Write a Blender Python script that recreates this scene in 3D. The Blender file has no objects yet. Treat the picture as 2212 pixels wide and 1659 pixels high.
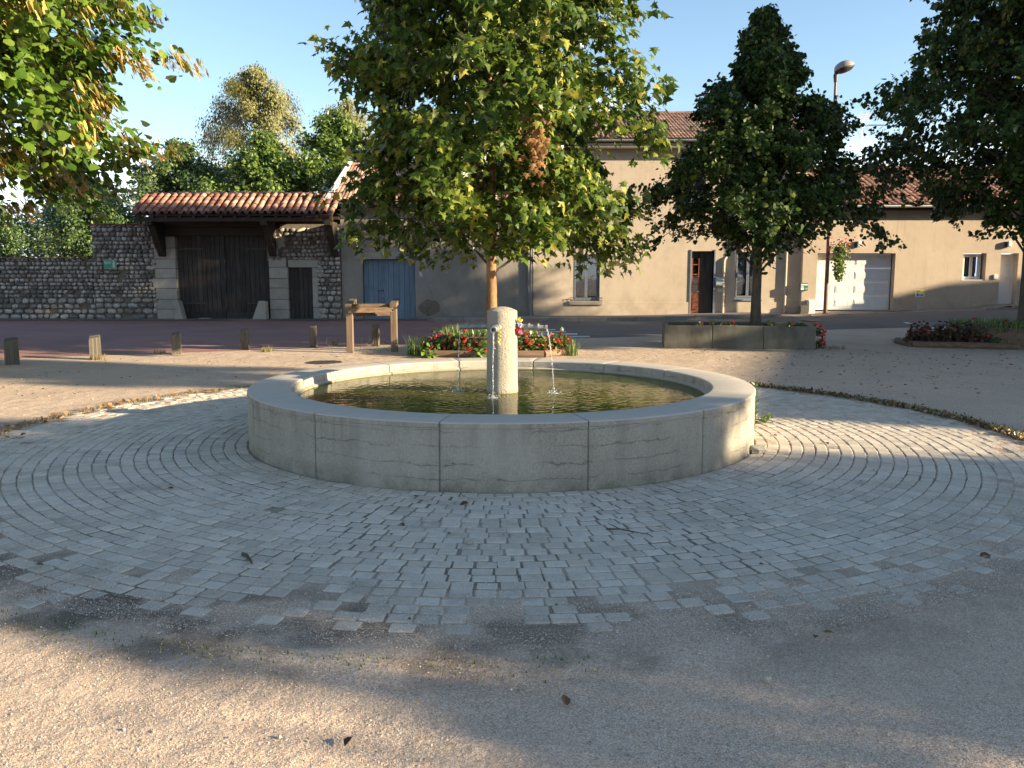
import bpy, math, random
import numpy as np
from mathutils import Vector, Matrix, Euler

SC = bpy.context.scene
COL = SC.collection
R = math.radians
rng = np.random.default_rng(7)
random.seed(7)

# ------------------------------------------------------------------ camera, sky, sun, exposure
EYE = 1.6; PITCH = R(7.3); FPX = 1840.0
cam_d = bpy.data.cameras.new('camera'); cam = bpy.data.objects.new('camera', cam_d); COL.objects.link(cam)
cam.location = (0, 0, EYE); cam.rotation_euler = (R(90) - PITCH, 0, 0)
cam_d.sensor_width = 36; cam_d.lens = 36 * FPX / 2212; cam_d.clip_start = .05; cam_d.clip_end = 2500
SC.camera = cam
SUN_EL = R(14.5); SUN_DIR = Vector((.958, -.287, math.tan(SUN_EL))).normalized()     # towards the sun
w = bpy.data.worlds.new('World'); SC.world = w; w.use_nodes = True
nt = w.node_tree; nt.nodes.clear()
sky = nt.nodes.new('ShaderNodeTexSky'); sky.sky_type = 'NISHITA'; sky.sun_disc = False
sky.sun_elevation = SUN_EL; sky.sun_rotation = math.atan2(SUN_DIR.x, SUN_DIR.y)
sky.air_density = 1.0; sky.dust_density = 0.4; sky.ozone_density = 1.7; sky.altitude = 200
bg = nt.nodes.new('ShaderNodeBackground'); bg.inputs[1].default_value = .08
wo = nt.nodes.new('ShaderNodeOutputWorld')
# a low bank of thin cloud all round the horizon
tc = nt.nodes.new('ShaderNodeTexCoord'); sep = nt.nodes.new('ShaderNodeSeparateXYZ'); nt.links.new(tc.outputs['Generated'], sep.inputs[0])
mp = nt.nodes.new('ShaderNodeMapping'); mp.inputs['Scale'].default_value = (2.2, 2.2, 9); mp.inputs['Location'].default_value = (3.1, .4, 0)
nt.links.new(tc.outputs['Generated'], mp.inputs[0])
nz = nt.nodes.new('ShaderNodeTexNoise'); nz.inputs['Scale'].default_value = 1.1; nz.inputs['Detail'].default_value = 6; nz.inputs['Roughness'].default_value = .5
nt.links.new(mp.outputs[0], nz.inputs['Vector'])
el = nt.nodes.new('ShaderNodeMapRange'); el.inputs[1].default_value = .26; el.inputs[2].default_value = .02; el.inputs[3].default_value = -.16; el.inputs[4].default_value = .34
nt.links.new(sep.outputs[2], el.inputs[0])
ad = nt.nodes.new('ShaderNodeMath'); ad.operation = 'ADD'; nt.links.new(nz.outputs[0], ad.inputs[0]); nt.links.new(el.outputs[0], ad.inputs[1])
cr = nt.nodes.new('ShaderNodeMapRange'); cr.interpolation_type = 'SMOOTHSTEP'; cr.inputs[1].default_value = .50; cr.inputs[2].default_value = .74; cr.inputs[3].default_value = 0; cr.inputs[4].default_value = .8
nt.links.new(ad.outputs[0], cr.inputs[0])
mx = nt.nodes.new('ShaderNodeMixRGB'); mx.inputs[2].default_value = (6.2, 6.6, 7.4, 1)
nt.links.new(cr.outputs[0], mx.inputs[0]); nt.links.new(sky.outputs[0], mx.inputs[1]); nt.links.new(mx.outputs[0], bg.inputs[0]); nt.links.new(bg.outputs[0], wo.inputs[0])
sd = bpy.data.lights.new('sun', 'SUN'); sd.energy = 5.0; sd.angle = R(.6); sd.color = (1, .81, .55)
so = bpy.data.objects.new('sun', sd); COL.objects.link(so); so.location = (40, -25, 30)
so.rotation_euler = SUN_DIR.to_track_quat('Z', 'Y').to_euler()
SC.view_settings.view_transform = 'Standard'; SC.view_settings.look = 'None'; SC.view_settings.gamma = 1
SC.view_settings.exposure = 1.83
SC.render.engine = 'CYCLES'
SC.cycles.max_bounces = 8; SC.cycles.transparent_max_bounces = 16

def ray(px, py):
    x = (px - 1106) / FPX; v = (829.5 - py) / FPX; c, s = math.cos(PITCH), math.sin(PITCH)
    return x, c + v * s, -s + v * c
def at(px, py, Y):                       # photograph point -> X, Z on the plane Y
    a, b, d = ray(px, py); t = Y / b; return a * t, EYE + d * t
def gp(px, py, z=0.):                    # photograph point -> X, Y on the level z
    a, b, d = ray(px, py); t = (z - EYE) / d; return a * t, b * t

def sstep(a, b, x):
    t = np.clip((np.asarray(x, float) - a) / (b - a), 0, 1); return t * t * (3 - 2 * t)
def gz(x, y):                            # the street rises gently to the right, at its far side
    return .44 * sstep(2, 20, x) * sstep(20.5, 29, y)

# ------------------------------------------------------------------ node helpers and materials
class NG:
    def __init__(s, name):
        s.m = bpy.data.materials.new(name); s.m.use_nodes = True; s.t = s.m.node_tree; s.t.nodes.clear()
        s.out = s.n('ShaderNodeOutputMaterial')
        s.geo = None
    def n(s, typ, **kw):
        nd = s.t.nodes.new(typ)
        for k, v in kw.items():
            if hasattr(nd, k): setattr(nd, k, v)
            else: nd.inputs[k.replace('_', ' ')].default_value = v
        return nd
    def l(s, a, b): s.t.links.new(a, b)
    def pos(s):
        if not s.geo: s.geo = s.n('ShaderNodeNewGeometry')
        return s.geo.outputs['Position']
    def vec(s, scale=(1, 1, 1)):
        m = s.n('ShaderNodeMapping'); m.inputs['Scale'].default_value = scale; s.l(s.pos(), m.inputs[0]); return m.outputs[0]
    def noise(s, scale, detail=5, rough=.55, v=None, dist=0):
        n = s.n('ShaderNodeTexNoise'); n.inputs['Scale'].default_value = scale; n.inputs['Detail'].default_value = detail
        n.inputs['Roughness'].default_value = rough; n.inputs['Distortion'].default_value = dist; s.l(v or s.pos(), n.inputs['Vector']); return n.outputs[0]
    def vor(s, scale, v=None, feat='F1', out='Distance', rand=1):
        n = s.n('ShaderNodeTexVoronoi'); n.feature = feat; n.inputs['Scale'].default_value = scale; n.inputs['Randomness'].default_value = rand; s.l(v or s.pos(), n.inputs['Vector']); return n.outputs[out]
    def mr(s, x, a, b, c=0., d=1., smooth=False):
        n = s.n('ShaderNodeMapRange'); n.interpolation_type = 'SMOOTHSTEP' if smooth else 'LINEAR'
        for i, q in zip((1, 2, 3, 4), (a, b, c, d)): n.inputs[i].default_value = q
        s.l(x, n.inputs[0]); return n.outputs[0]
    def ma(s, op, a, b=None):
        n = s.n('ShaderNodeMath'); n.operation = op
        for i, q in enumerate((a, b)):
            if q is None: continue
            if isinstance(q, (int, float)): n.inputs[i].default_value = q
            else: s.l(q, n.inputs[i])
        return n.outputs[0]
    def mix(s, f, a, b, typ='MIX'):
        n = s.n('ShaderNodeMixRGB'); n.blend_type = typ
        for i, q in enumerate((f, a, b)):
            if isinstance(q, (int, float)): n.inputs[i].default_value = q if i == 0 else (q, q, q, 1)
            elif isinstance(q, tuple): n.inputs[i].default_value = q + (1,)
            else: s.l(q, n.inputs[i])
        return n.outputs[0]
    def ramp(s, x, stops):
        n = s.n('ShaderNodeValToRGB'); e = n.color_ramp.elements
        while len(e) < len(stops): e.new(.5)
        for k, (p, c) in enumerate(stops): e[k].position = p; e[k].color = tuple(c) + (1,)
        s.l(x, n.inputs[0]); return n.outputs[0]
    def rnd(s):
        a = s.n('ShaderNodeAttribute'); a.attribute_name = 'tint'; o = s.n('ShaderNodeObjectInfo')
        return s.ma('FRACT', s.ma('ADD', a.outputs['Fac'], o.outputs['Random']))
    def sepz(s, sock, k=2):
        n = s.n('ShaderNodeSeparateXYZ'); s.l(sock, n.inputs[0]); return n.outputs[k]
    def bump(s, h, strength=.3, dist=.01, nrm=None):
        n = s.n('ShaderNodeBump'); n.inputs['Strength'].default_value = strength; n.inputs['Distance'].default_value = dist; s.l(h, n.inputs['Height'])
        if nrm: s.l(nrm, n.inputs['Normal'])
        return n.outputs[0]
    def fin(s, col, rough=.8, nrm=None, metal=0, spec=.35):
        b = s.n('ShaderNodeBsdfPrincipled')
        if isinstance(col, tuple): b.inputs['Base Color'].default_value = col + (1,)
        else: s.l(col, b.inputs['Base Color'])
        if isinstance(rough, (int, float)): b.inputs['Roughness'].default_value = rough
        else: s.l(rough, b.inputs['Roughness'])
        b.inputs['Metallic'].default_value = metal; b.inputs['Specular IOR Level'].default_value = spec
        if nrm: s.l(nrm, b.inputs['Normal'])
        s.l(b.outputs[0], s.out.inputs[0]); return s.m

def basic(name, c1, c2, scale=6, rough=.8, rv=.25, bs=40, bstr=.3, bd=.006, vs=(1, 1, 1), metal=0, spec=.3):
    g = NG(name); v = g.vec(vs)
    c = g.mix(g.mr(g.noise(scale, 6, .6, v), .3, .7), c1, c2)
    c = g.mix(1, c, g.ramp(g.rnd(), [(0, (1 - rv,) * 3), (1, (1 + 0 * rv,) * 3)]), 'MULTIPLY')
    return g.fin(c, rough, g.bump(g.noise(bs, 5, .6, v), bstr, bd), metal, spec)

def m_gravel(joint=False):
    g = NG('joint_soil' if joint else 'gravel')
    cell = g.n('ShaderNodeTexVoronoi'); cell.inputs['Scale'].default_value = 210; g.l(g.pos(), cell.inputs['Vector'])
    r = g.sepz(cell.outputs['Color'], 0)
    c = g.ramp(r, [(0, (.29, .215, .165)), (.25, (.45, .335, .245)), (.6, (.57, .43, .31)), (.86, (.66, .53, .395)), (1, (.74, .65, .55))])
    c = g.mix(g.mr(g.noise(.7, 5, .6), .42, .68, 0, .45), c, (.38, .30, .225), 'MIX')
    c = g.mix(g.mr(g.noise(3.2, 6, .65), .54, .8, 0, .4), c, (.28, .215, .155), 'MIX')
    # damp dirt that has gathered along the near edge of the paving
    v = g.n('ShaderNodeVectorMath'); v.operation = 'DISTANCE'; g.l(g.vec((1, 1, 0)), v.inputs[0]); v.inputs[1].default_value = (-.1, 8.6, 0)
    d = v.outputs['Value']
    ring = g.ma('MULTIPLY', g.mr(d, 4.3, 4.8, 0, 1, True), g.mr(d, 5.15, 5.7, 1, 0, True))
    msk = g.ma('MULTIPLY', ring, g.mr(g.noise(2.1, 5, .6), .40, .60, 0, 1, True))
    c = g.mix(g.ma('MULTIPLY', g.ma('MULTIPLY', msk, g.mr(g.sepz(g.pos(), 0), -1.5, 2.5, .9, .3)), 1.0), c, (.12, .10, .072))
    if joint:
        jc = g.mix(g.mr(g.noise(1.3, 5, .6), .42, .62), (.18, .155, .12), (.40, .345, .275))
        c = g.mix(g.mr(g.ma('ADD', d, g.ma('MULTIPLY', g.noise(3, 4, .6), .5)), 4.55, 4.9, 0, 1, True), jc, c)
    h = g.ma('ADD', g.ma('MULTIPLY', g.mr(g.vor(210), 0, .7, 1, 0), .5), g.noise(22, 5, .65))
    c = g.mix(g.mr(g.noise(1.3, 7, .7, g.vec((1, 2.2, 1))), .55, .72, 0, .4), c, (.60, .50, .40))
    h2 = g.noise(2.5, 6, .65)
    n = g.bump(h, .6, .006, g.bump(h2, .8, .06))
    return g.fin(c, .92, n, 0, .2)
def m_pebble():
    g = NG('pebble')
    c = g.ramp(g.rnd(), [(0, (.22, .17, .135)), (.3, (.40, .32, .255)), (.7, (.54, .44, .35)), (.93, (.66, .57, .48)), (1, (.78, .72, .65))])
    return g.fin(c, .85, None, 0, .25)
def m_asphalt(name, c1, c2):
    g = NG(name)
    c = g.mix(g.mr(g.noise(260, 2, .5), .35, .65), c1, c2)
    c = g.mix(g.mr(g.noise(.5, 6, .6), .4, .7, 0, .45), c, tuple(q * .62 for q in c1))
    c = g.mix(g.mr(g.noise(1.4, 8, .7, g.vec((.35, 1, 1))), .58, .75, 0, .4), c, tuple(min(1, q * 1.6 + .05) for q in c1))
    return g.fin(c, .88, g.bump(g.noise(180, 3, .6), .5, .004), 0, .3)
def m_sett():
    g = NG('sett')
    c = g.ramp(g.rnd(), [(0, (.45, .395, .31)), (.5, (.56, .49, .385)), (.85, (.64, .565, .455)), (1, (.48, .41, .32))])
    c = g.mix(g.mr(g.noise(14, 6, .7), .4, .75, 0, .45), c, (.25, .235, .21))
    c = g.mix(g.mr(g.noise(1.1, 5, .6), .42, .66, 0, .65), c, (.57, .51, .425))
    c = g.mix(g.mr(g.noise(2.3, 6, .7), .56, .72, 0, .6), c, (.21, .19, .155))
    c = g.mix(g.mr(g.noise(90, 3, .7), .58, .72, 0, .6), c, (.20, .185, .165))
    return g.fin(c, .85, g.bump(g.noise(70, 5, .6), .35, .004), 0, .3)
def m_joint():
    g = NG('joint_soil')
    c = g.mix(g.mr(g.noise(1.3, 5, .6), .42, .62), (.16, .138, .108), (.36, .315, .255))
    c = g.mix(g.mr(g.vor(160, out='Distance'), .1, .5, .5, 0), c, (.36, .32, .27))
    return g.fin(c, .95, g.bump(g.vor(160), .7, .004), 0, .2)
def m_limestone():
    g = NG('limestone')
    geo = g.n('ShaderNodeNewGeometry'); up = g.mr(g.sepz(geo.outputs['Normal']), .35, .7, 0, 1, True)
    z = g.sepz(geo.outputs['Position'])
    c = g.mix(g.mr(g.noise(2.0, 7, .62), .3, .72), (.33, .29, .225), (.42, .375, .295))
    c = g.mix(g.mr(g.noise(5.5, 6, .6, g.vec((1, 1, .28))), .50, .74, 0, .5), c, (.27, .25, .205))
    side = g.mix(g.mr(g.noise(110, 4, .75, g.vec((1, 1, .5))), .40, .62, 0, .7), c, (.20, .185, .155))
    # fine dark seams wandering along each block
    wv = g.ma('ADD', g.ma('MULTIPLY', z, 8.3), g.ma('MULTIPLY', g.noise(2.6, 6, .72, g.vec((1, 1, 3))), 1.3))
    fr = g.ma('ABSOLUTE', g.ma('SUBTRACT', g.ma('FRACT', wv), .5))
    seam = g.ma('MULTIPLY', g.mr(fr, .010, .038, 1, 0), g.mr(g.noise(2.2, 3, .5), .44, .54, 0, 1, True))
    side = g.mix(g.ma('MULTIPLY', seam, .75), side, (.13, .12, .10))
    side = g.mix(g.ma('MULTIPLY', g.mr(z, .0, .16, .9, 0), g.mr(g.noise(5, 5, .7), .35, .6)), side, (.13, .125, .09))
    side = g.mix(g.ma('MULTIPLY', g.mr(g.noise(9, 5, .6, g.vec((1, 1, .08))), .52, .66, 0, .65), g.mr(z, .1, .48)), side, (.17, .16, .13))
    side = g.mix(g.mr(g.noise(1.6, 4, .6), .5, .7, 0, .45), side, (.42, .385, .32))
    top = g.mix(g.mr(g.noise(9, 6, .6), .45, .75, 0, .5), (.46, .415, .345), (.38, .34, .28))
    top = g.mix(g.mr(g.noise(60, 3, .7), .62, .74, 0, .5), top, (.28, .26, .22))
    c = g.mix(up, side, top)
    wet = g.mr(z, .41, .452, 1, 0, True)       # mineral stain at the water line, inside only
    rr = g.n('ShaderNodeVectorMath'); rr.operation = 'DISTANCE'; g.l(g.vec((1, 1, 0)), rr.inputs[0]); rr.inputs[1].default_value = (-.1, 8.6, 0)
    ins = g.mr(rr.outputs['Value'], 2.2, 2.3, 1, 0)
    c = g.mix(g.ma('MULTIPLY', g.ma('MULTIPLY', wet, ins), .8), c, (.16, .15, .06))
    h = g.ma('ADD', g.ma('MULTIPLY', g.noise(100, 4, .75, g.vec((1, 1, .5))), g.mr(up, 0, 1, 1.3, .1)), g.ma('MULTIPLY', seam, -1.2))
    n = g.bump(h, .55, .006, g.bump(g.noise(12, 5, .6), .25, .01))
    return g.fin(c, .78, n, 0, .35)
def m_column():
    g = NG('column_stone')
    c = g.mix(g.mr(g.noise(8, 6, .65), .3, .7), (.36, .32, .25), (.44, .395, .32))
    z = g.sepz(g.pos())
    c = g.mix(g.mr(z, .40, .47, .8, 0, True), c, (.28, .22, .09))
    c = g.mix(g.mr(g.noise(7, 6, .6, g.vec((1, 1, .15))), .55, .75, 0, .45), c, (.36, .32, .25))
    h = g.ma('ADD', g.noise(60, 4, .75), g.ma('MULTIPLY', g.noise(16, 3, .6), .8))
    return g.fin(c, .85, g.bump(h, 1.0, .022), 0, .25)
def m_stucco(name, a, b, dark, z0=0., grain=70):
    g = NG(name)
    c = g.mix(g.mr(g.noise(.6, 6, .6), .3, .7), a, b)
    c = g.mix(g.mr(g.noise(2.2, 8, .72, g.vec((1, 1, .5))), .46, .74, 0, .6), c, dark)
    c = g.mix(g.mr(g.noise(6, 6, .7, g.vec((1, 1, .07))), .56, .76, 0, .4), c, tuple(q * .75 for q in dark))
    z = g.sepz(g.pos())
    lo = g.ma('MULTIPLY', g.mr(z, z0 + .05, z0 + .95, 1, 0, True), g.mr(g.noise(1.7, 6, .65), .35, .65))
    c = g.mix(g.ma('MULTIPLY', lo, .6), c, tuple(q * .8 for q in dark))
    c = g.mix(g.mr(g.noise(9, 4, .6), .6, .8, 0, .25), c, tuple(min(1, q * 1.25) for q in b))
    h = g.ma('ADD', g.noise(grain, 4, .7), g.ma('MULTIPLY', g.noise(3, 5, .6), 1.2))
    return g.fin(c, .92, g.bump(h, .5, .012), 0, .15)
def m_wood(name, a, b, axis=2, rough=.75, rv=.3):
    g = NG(name); sc = [22, 22, 22]; sc[axis] = 1.4
    v = g.vec(tuple(sc))
    f = g.noise(1, 6, .65, v)
    c = g.mix(g.mr(f, .32, .68), a, b)
    c = g.mix(g.mr(g.noise(1.6, 6, .65), .5, .75, 0, .4), c, tuple(q * .6 for q in a))
    c = g.mix(1, c, g.ramp(g.rnd(), [(0, (1 - rv,) * 3), (1, (1,) * 3)]), 'MULTIPLY')
    return g.fin(c, rough, g.bump(f, .5, .006), 0, .25)
def m_leaf(name, stops, trans=.38, gloss=.07, rough=.42):
    g = NG(name)
    c = g.ramp(g.rnd(), stops)
    d = g.n('ShaderNodeBsdfDiffuse'); t = g.n('ShaderNodeBsdfTranslucent'); gl = g.n('ShaderNodeBsdfGlossy'); gl.inputs['Roughness'].default_value = rough
    g.l(c, d.inputs[0]); tcx = g.mix(.5, c, (.75, .85, .12), 'MULTIPLY'); tcx = g.mix(.45, c, tcx); g.l(tcx, t.inputs[0])
    m1 = g.n('ShaderNodeMixShader'); m1.inputs[0].default_value = trans; g.l(d.outputs[0], m1.inputs[1]); g.l(t.outputs[0], m1.inputs[2])
    fr = g.n('ShaderNodeFresnel'); fr.inputs[0].default_value = 1.4
    m2 = g.n('ShaderNodeMixShader'); g.l(g.ma('MULTIPLY', fr.outputs[0], .25 + gloss * 5), m2.inputs[0])
    g.l(m1.outputs[0], m2.inputs[1]); g.l(gl.outputs[0], m2.inputs[2]); g.l(m2.outputs[0], g.out.inputs[0]); return g.m
def m_water():
    g = NG('water')
    tr = g.n('ShaderNodeBsdfTransparent'); tr.inputs[0].default_value = (.80, .88, .45, 1)
    gl = g.n('ShaderNodeBsdfGlossy'); gl.inputs['Roughness'].default_value = .02
    v = g.vec((1, 1.5, 1))
    def rings(cx, cy, k):
        d = g.n('ShaderNodeVectorMath'); d.operation = 'DISTANCE'; g.l(g.vec((1, 1, 0)), d.inputs[0]); d.inputs[1].default_value = (cx, cy, 0)
        q = d.outputs['Value']
        return g.ma('MULTIPLY', g.ma('SINE', g.ma('MULTIPLY', q, k)), g.mr(q, .0, 1.6, .35, 0))
    h = g.ma('ADD', g.ma('MULTIPLY', g.noise(7, 3, .45, v), .45), g.ma('MULTIPLY', g.noise(2.2, 2, .5), .6))
    for cx, cy in ((-.22, 8.08), (.40, 8.40), (-.64, 8.85)): h = g.ma('ADD', h, g.ma('MULTIPLY', rings(cx, cy, 70), .30))
    n = g.bump(h, .40, .014); g.l(n, gl.inputs['Normal'])
    fr = g.n('ShaderNodeFresnel'); fr.inputs[0].default_value = 1.24; g.l(n, fr.inputs['Normal'])
    mu = g.n('ShaderNodeBsdfDiffuse'); g.l(g.mix(g.mr(g.noise(4.5, 6, .7, g.vec((1, 2.2, 1))), .38, .62), (.07, .085, .012), (.30, .32, .06)), mu.inputs[0])
    m0 = g.n('ShaderNodeMixShader'); m0.inputs[0].default_value = .30; g.l(tr.outputs[0], m0.inputs[1]); g.l(mu.outputs[0], m0.inputs[2])
    m = g.n('ShaderNodeMixShader'); g.l(fr.outputs[0], m.inputs[0]); g.l(m0.outputs[0], m.inputs[1]); g.l(gl.outputs[0], m.inputs[2])
    g.l(m.outputs[0], g.out.inputs[0]); return g.m
def m_glass(name, tint=(.75, .8, .85), extra=.06):
    g = NG(name); tr = g.n('ShaderNodeBsdfTransparent'); tr.inputs[0].default_value = tint + (1,)
    gl = g.n('ShaderNodeBsdfGlossy'); gl.inputs['Roughness'].default_value = .03
    n = g.bump(g.noise(3, 2, .5), .12, .01); g.l(n, gl.inputs['Normal'])
    fr = g.n('ShaderNodeFresnel'); fr.inputs[0].default_value = 1.5
    m = g.n('ShaderNodeMixShader'); g.l(g.ma('ADD', fr.outputs[0], extra), m.inputs[0]); g.l(tr.outputs[0], m.inputs[1]); g.l(gl.outputs[0], m.inputs[2]); g.l(m.outputs[0], g.out.inputs[0]); return g.m
def m_jet():
    g = NG('water_jet'); b = g.n('ShaderNodeBsdfPrincipled'); b.inputs['Base Color'].default_value = (.95, .97, 1, 1); b.inputs['Roughness'].default_value = .04
    b.inputs['IOR'].default_value = 1.33; b.inputs['Transmission Weight'].default_value = .75; g.l(b.outputs[0], g.out.inputs[0]); return g.m
def m_lace():
    g = NG('lace'); c = g.mix(g.mr(g.vor(38), .2, .55), (.75, .77, .8), (.28, .30, .34)); return g.fin(c, .9)
def m_shingle(name, a, b, c3):
    g = NG(name)
    c = g.ramp(g.rnd(), [(0, a), (.45, b), (.9, c3), (1, tuple(min(1, q * 1.5) for q in c3))])
    c = g.mix(g.mr(g.noise(8, 6, .7), .5, .75, 0, .6), c, tuple(q * .38 for q in a))
    c = g.mix(g.mr(g.noise(45, 4, .7), .6, .75, 0, .35), c, (.42, .36, .26))
    return g.fin(c, .85, g.bump(g.noise(60, 4, .6), .4, .004), 0, .25)

M = {}
M['gravel'] = m_gravel(); M['pebble'] = m_pebble()
M['asphalt'] = m_asphalt('asphalt', (.10, .095, .09), (.18, .168, .155)); M['red_asphalt'] = m_asphalt('red_asphalt', (.24, .115, .09), (.35, .20, .165))
M['pavement'] = m_asphalt('pavement', (.19, .165, .14), (.29, .25, .21))
M['sett'] = m_sett(); M['joint'] = m_gravel(True); M['limestone'] = m_limestone(); M['column'] = m_column()
M['beige'] = m_stucco('beige_render', (.46, .385, .295), (.54, .455, .35), (.35, .285, .215), .2)
M['tan'] = m_stucco('tan_render', (.47, .385, .295), (.54, .45, .345), (.38, .31, .235), .4, 110)
M['greyrender'] = m_stucco('grey_render', (.25, .23, .195), (.32, .295, .25), (.17, .155, .13), 0, 45)
M['oldred'] = m_stucco('backdrop_render', (.35, .30, .25), (.4, .34, .28), (.25, .2, .16))
M['mortar'] = basic('mortar', (.13, .11, .085), (.20, .17, .13), 9, .95, 0, 60, .8, .02)
M['cobble'] = basic('cobble', (.27, .24, .20), (.60, .56, .50), 11, .85, .72, 50, .4, .01)
M['ashlar'] = basic('ashlar', (.31, .285, .235), (.40, .375, .315), 5, .88, .18, 60, .5, .008)
M['concrete'] = basic('planter_concrete', (.09, .085, .065), (.21, .195, .155), 3, .88, .15, 90, .4, .005, (1, 1, .5))
M['jointmortar'] = basic('joint_mortar', (.16, .15, .13), (.25, .235, .205), 8, .9, 0)
M['kerb'] = basic('kerb_stone', (.24, .225, .20), (.34, .32, .285), 6, .85, .25)
M['tile_old'] = m_shingle('old_clay', (.16, .075, .052), (.30, .14, .095), (.40, .225, .16))
M['tile_h1'] = m_shingle('pale_clay', (.24, .14, .10), (.34, .21, .15), (.42, .27, .20))
M['tile_h2'] = m_shingle('brown_clay', (.14, .085, .07), (.20, .125, .10), (.27, .17, .135))
M['tile_h3'] = m_shingle('red_brown_clay', (.16, .085, .062), (.22, .12, .088), (.27, .15, .11))
M['oldwood'] = m_wood('old_dark_wood', (.035, .03, .026), (.085, .075, .066), 2, .85)
M['beam'] = m_wood('roof_timber', (.035, .026, .02), (.07, .05, .038), 0)
M['postwood'] = m_wood('weathered_post', (.085, .074, .058), (.19, .165, .125), 2, .85)
M['standwood'] = m_wood('stand_timber', (.15, .105, .07), (.28, .205, .135), 2, .7)
M['standwood_x'] = m_wood('stand_rail', (.10, .065, .042), (.22, .15, .095), 0, .7)
M['logwood'] = m_wood('border_log', (.13, .085, .055), (.26, .18, .12), 0, .85)
M['blue'] = m_wood('blue_paint', (.14, .20, .26), (.20, .28, .35), 2, .6, .15)
M['bluegrey'] = basic('bluegrey_frame', (.13, .16, .20), (.17, .20, .24), 9, .5, .1)
M['white'] = basic('white_paint', (.72, .72, .70), (.80, .80, .78), 4, .45, .05, 30, .05)
M['garagewhite'] = basic('garage_door_white', (.74, .74, .73), (.80, .80, .79), 2, .4, .02, 200, .08, .001)
M['zinc'] = basic('zinc', (.33, .34, .35), (.45, .46, .47), 8, .45, .1, metal=.5)
M['pipebeige'] = basic('pipe_beige', (.46, .38, .29), (.52, .43, .33), 8, .6, .1)
M['darkpipe'] = basic('dark_pipe', (.12, .135, .155), (.18, .195, .215), 8, .55, .1)
M['lamphood'] = basic('lamp_hood', (.20, .19, .19), (.30, .28, .27), 6, .5, .05)
M['brown_metal'] = basic('brown_paint', (.16, .075, .06), (.22, .11, .09), 8, .45, .1)
M['darkmetal'] = basic('dark_metal', (.045, .042, .04), (.09, .08, .075), 12, .55, .1, metal=.3)
M['aluminium'] = basic('aluminium', (.55, .56, .58), (.7, .7, .72), 8, .35, .1, metal=.7)
M['spout'] = basic('spout_metal', (.24, .245, .215), (.42, .43, .39), 25, .5, .2, 90, .4, .003, metal=.45)
M['rust'] = basic('rusty_grate', (.11, .06, .04), (.2, .12, .08), 30, .8, .2)
M['brown_door'] = m_wood('brown_door', (.16, .055, .03), (.24, .09, .05), 2, .45)
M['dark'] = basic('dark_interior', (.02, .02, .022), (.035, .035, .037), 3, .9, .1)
M['boxblue'] = basic('mailbox_blue', (.28, .33, .37), (.33, .38, .42), 4, .4, .05)
M['boxgreen'] = basic('mailbox_green', (.05, .14, .085), (.07, .18, .11), 4, .4, .05)
M['signgreen'] = basic('sign_green', (.035, .23, .12), (.09, .32, .20), 12, .5, .1)
M['signpale'] = basic('sign_pale', (.36, .48, .40), (.48, .56, .49), 14, .6, .1)
M['yellow'] = basic('yellow_paint', (.75, .58, .08), (.8, .65, .12), 6, .5, .05)
M['ink'] = basic('ink', (.02, .025, .05), (.03, .035, .07), 6, .6, 0)
M['roadpaint'] = basic('road_paint', (.50, .50, .49), (.66, .66, .64), 20, .8, .1)
M['soil'] = basic('soil', (.06, .042, .028), (.11, .08, .055), 20, .95, .2, 60, .9, .02)
M['algae'] = basic('basin_floor', (.05, .07, .008), (.42, .43, .07), 6, .9, .1, 30, .8, .02)
M['glass'] = m_glass('window_glass'); M['water'] = m_water(); M['jet'] = m_jet(); M['lace'] = m_lace()
M['plane'] = m_leaf('plane_leaf', [(0, (.035, .070, .010)), (.45, (.075, .13, .018)), (.8, (.15, .21, .03)), (.94, (.28, .30, .05)), (1, (.42, .36, .08))], .42, .03)
M['linden'] = m_leaf('shaded_linden_leaf', [(0, (.018, .038, .009)), (.5, (.032, .062, .013)), (.88, (.06, .10, .02)), (1, (.17, .18, .04))], .25, .0, .6)  # leaf tone darkened: shade on the right-hand trees is in the colour
M['litlinden'] = m_leaf('lit_linden_leaf', [(0, (.04, .09, .010)), (.5, (.085, .165, .018)), (1, (.17, .25, .035))], .42, .02)  # brighter linden copy, with sunlight on the left tree put into the colour
M['bract'] = m_leaf('linden_bract', [(0, (.42, .30, .07)), (.5, (.62, .38, .13)), (1, (.56, .48, .15))], .4, .02)
M['rustbract'] = m_leaf('dry_bract', [(0, (.13, .11, .035)), (1, (.22, .15, .06))], .35, .02)
M['birch'] = m_leaf('birch_leaf', [(0, (.14, .15, .05)), (.6, (.22, .22, .075)), (1, (.32, .28, .11))], .4)
M['bush'] = m_leaf('hedge_leaf', [(0, (.045, .085, .022)), (.5, (.085, .15, .04)), (1, (.16, .23, .07))], .35)
M['bush2'] = m_leaf('bright_leaf', [(0, (.05, .10, .02)), (.5, (.11, .19, .03)), (1, (.22, .29, .05))], .4)
M['dead'] = m_leaf('dead_leaf', [(0, (.15, .075, .03)), (.5, (.28, .15, .065)), (1, (.42, .25, .12))], .35, .01)
M['fallen'] = m_leaf('fallen_leaf', [(0, (.07, .045, .025)), (.5, (.17, .10, .05)), (.85, (.30, .20, .10)), (1, (.42, .34, .2))], .1, .01)
M['bark'] = basic('bark', (.06, .05, .038), (.13, .108, .08), 14, .9, .1, 40, .9, .015, (1, 1, .3))
M['planebark'] = basic('plane_bark', (.13, .07, .035), (.34, .20, .10), 9, .85, .1, 35, .8, .012, (1, 1, .35))
M['birchbark'] = basic('birch_bark', (.35, .33, .29), (.5, .48, .44), 9, .85, .1)
M['begonia'] = m_leaf('begonia_leaf', [(0, (.035, .07, .015)), (.5, (.07, .12, .025)), (.85, (.13, .17, .04)), (1, (.30, .24, .07))], .3, .06)
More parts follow.
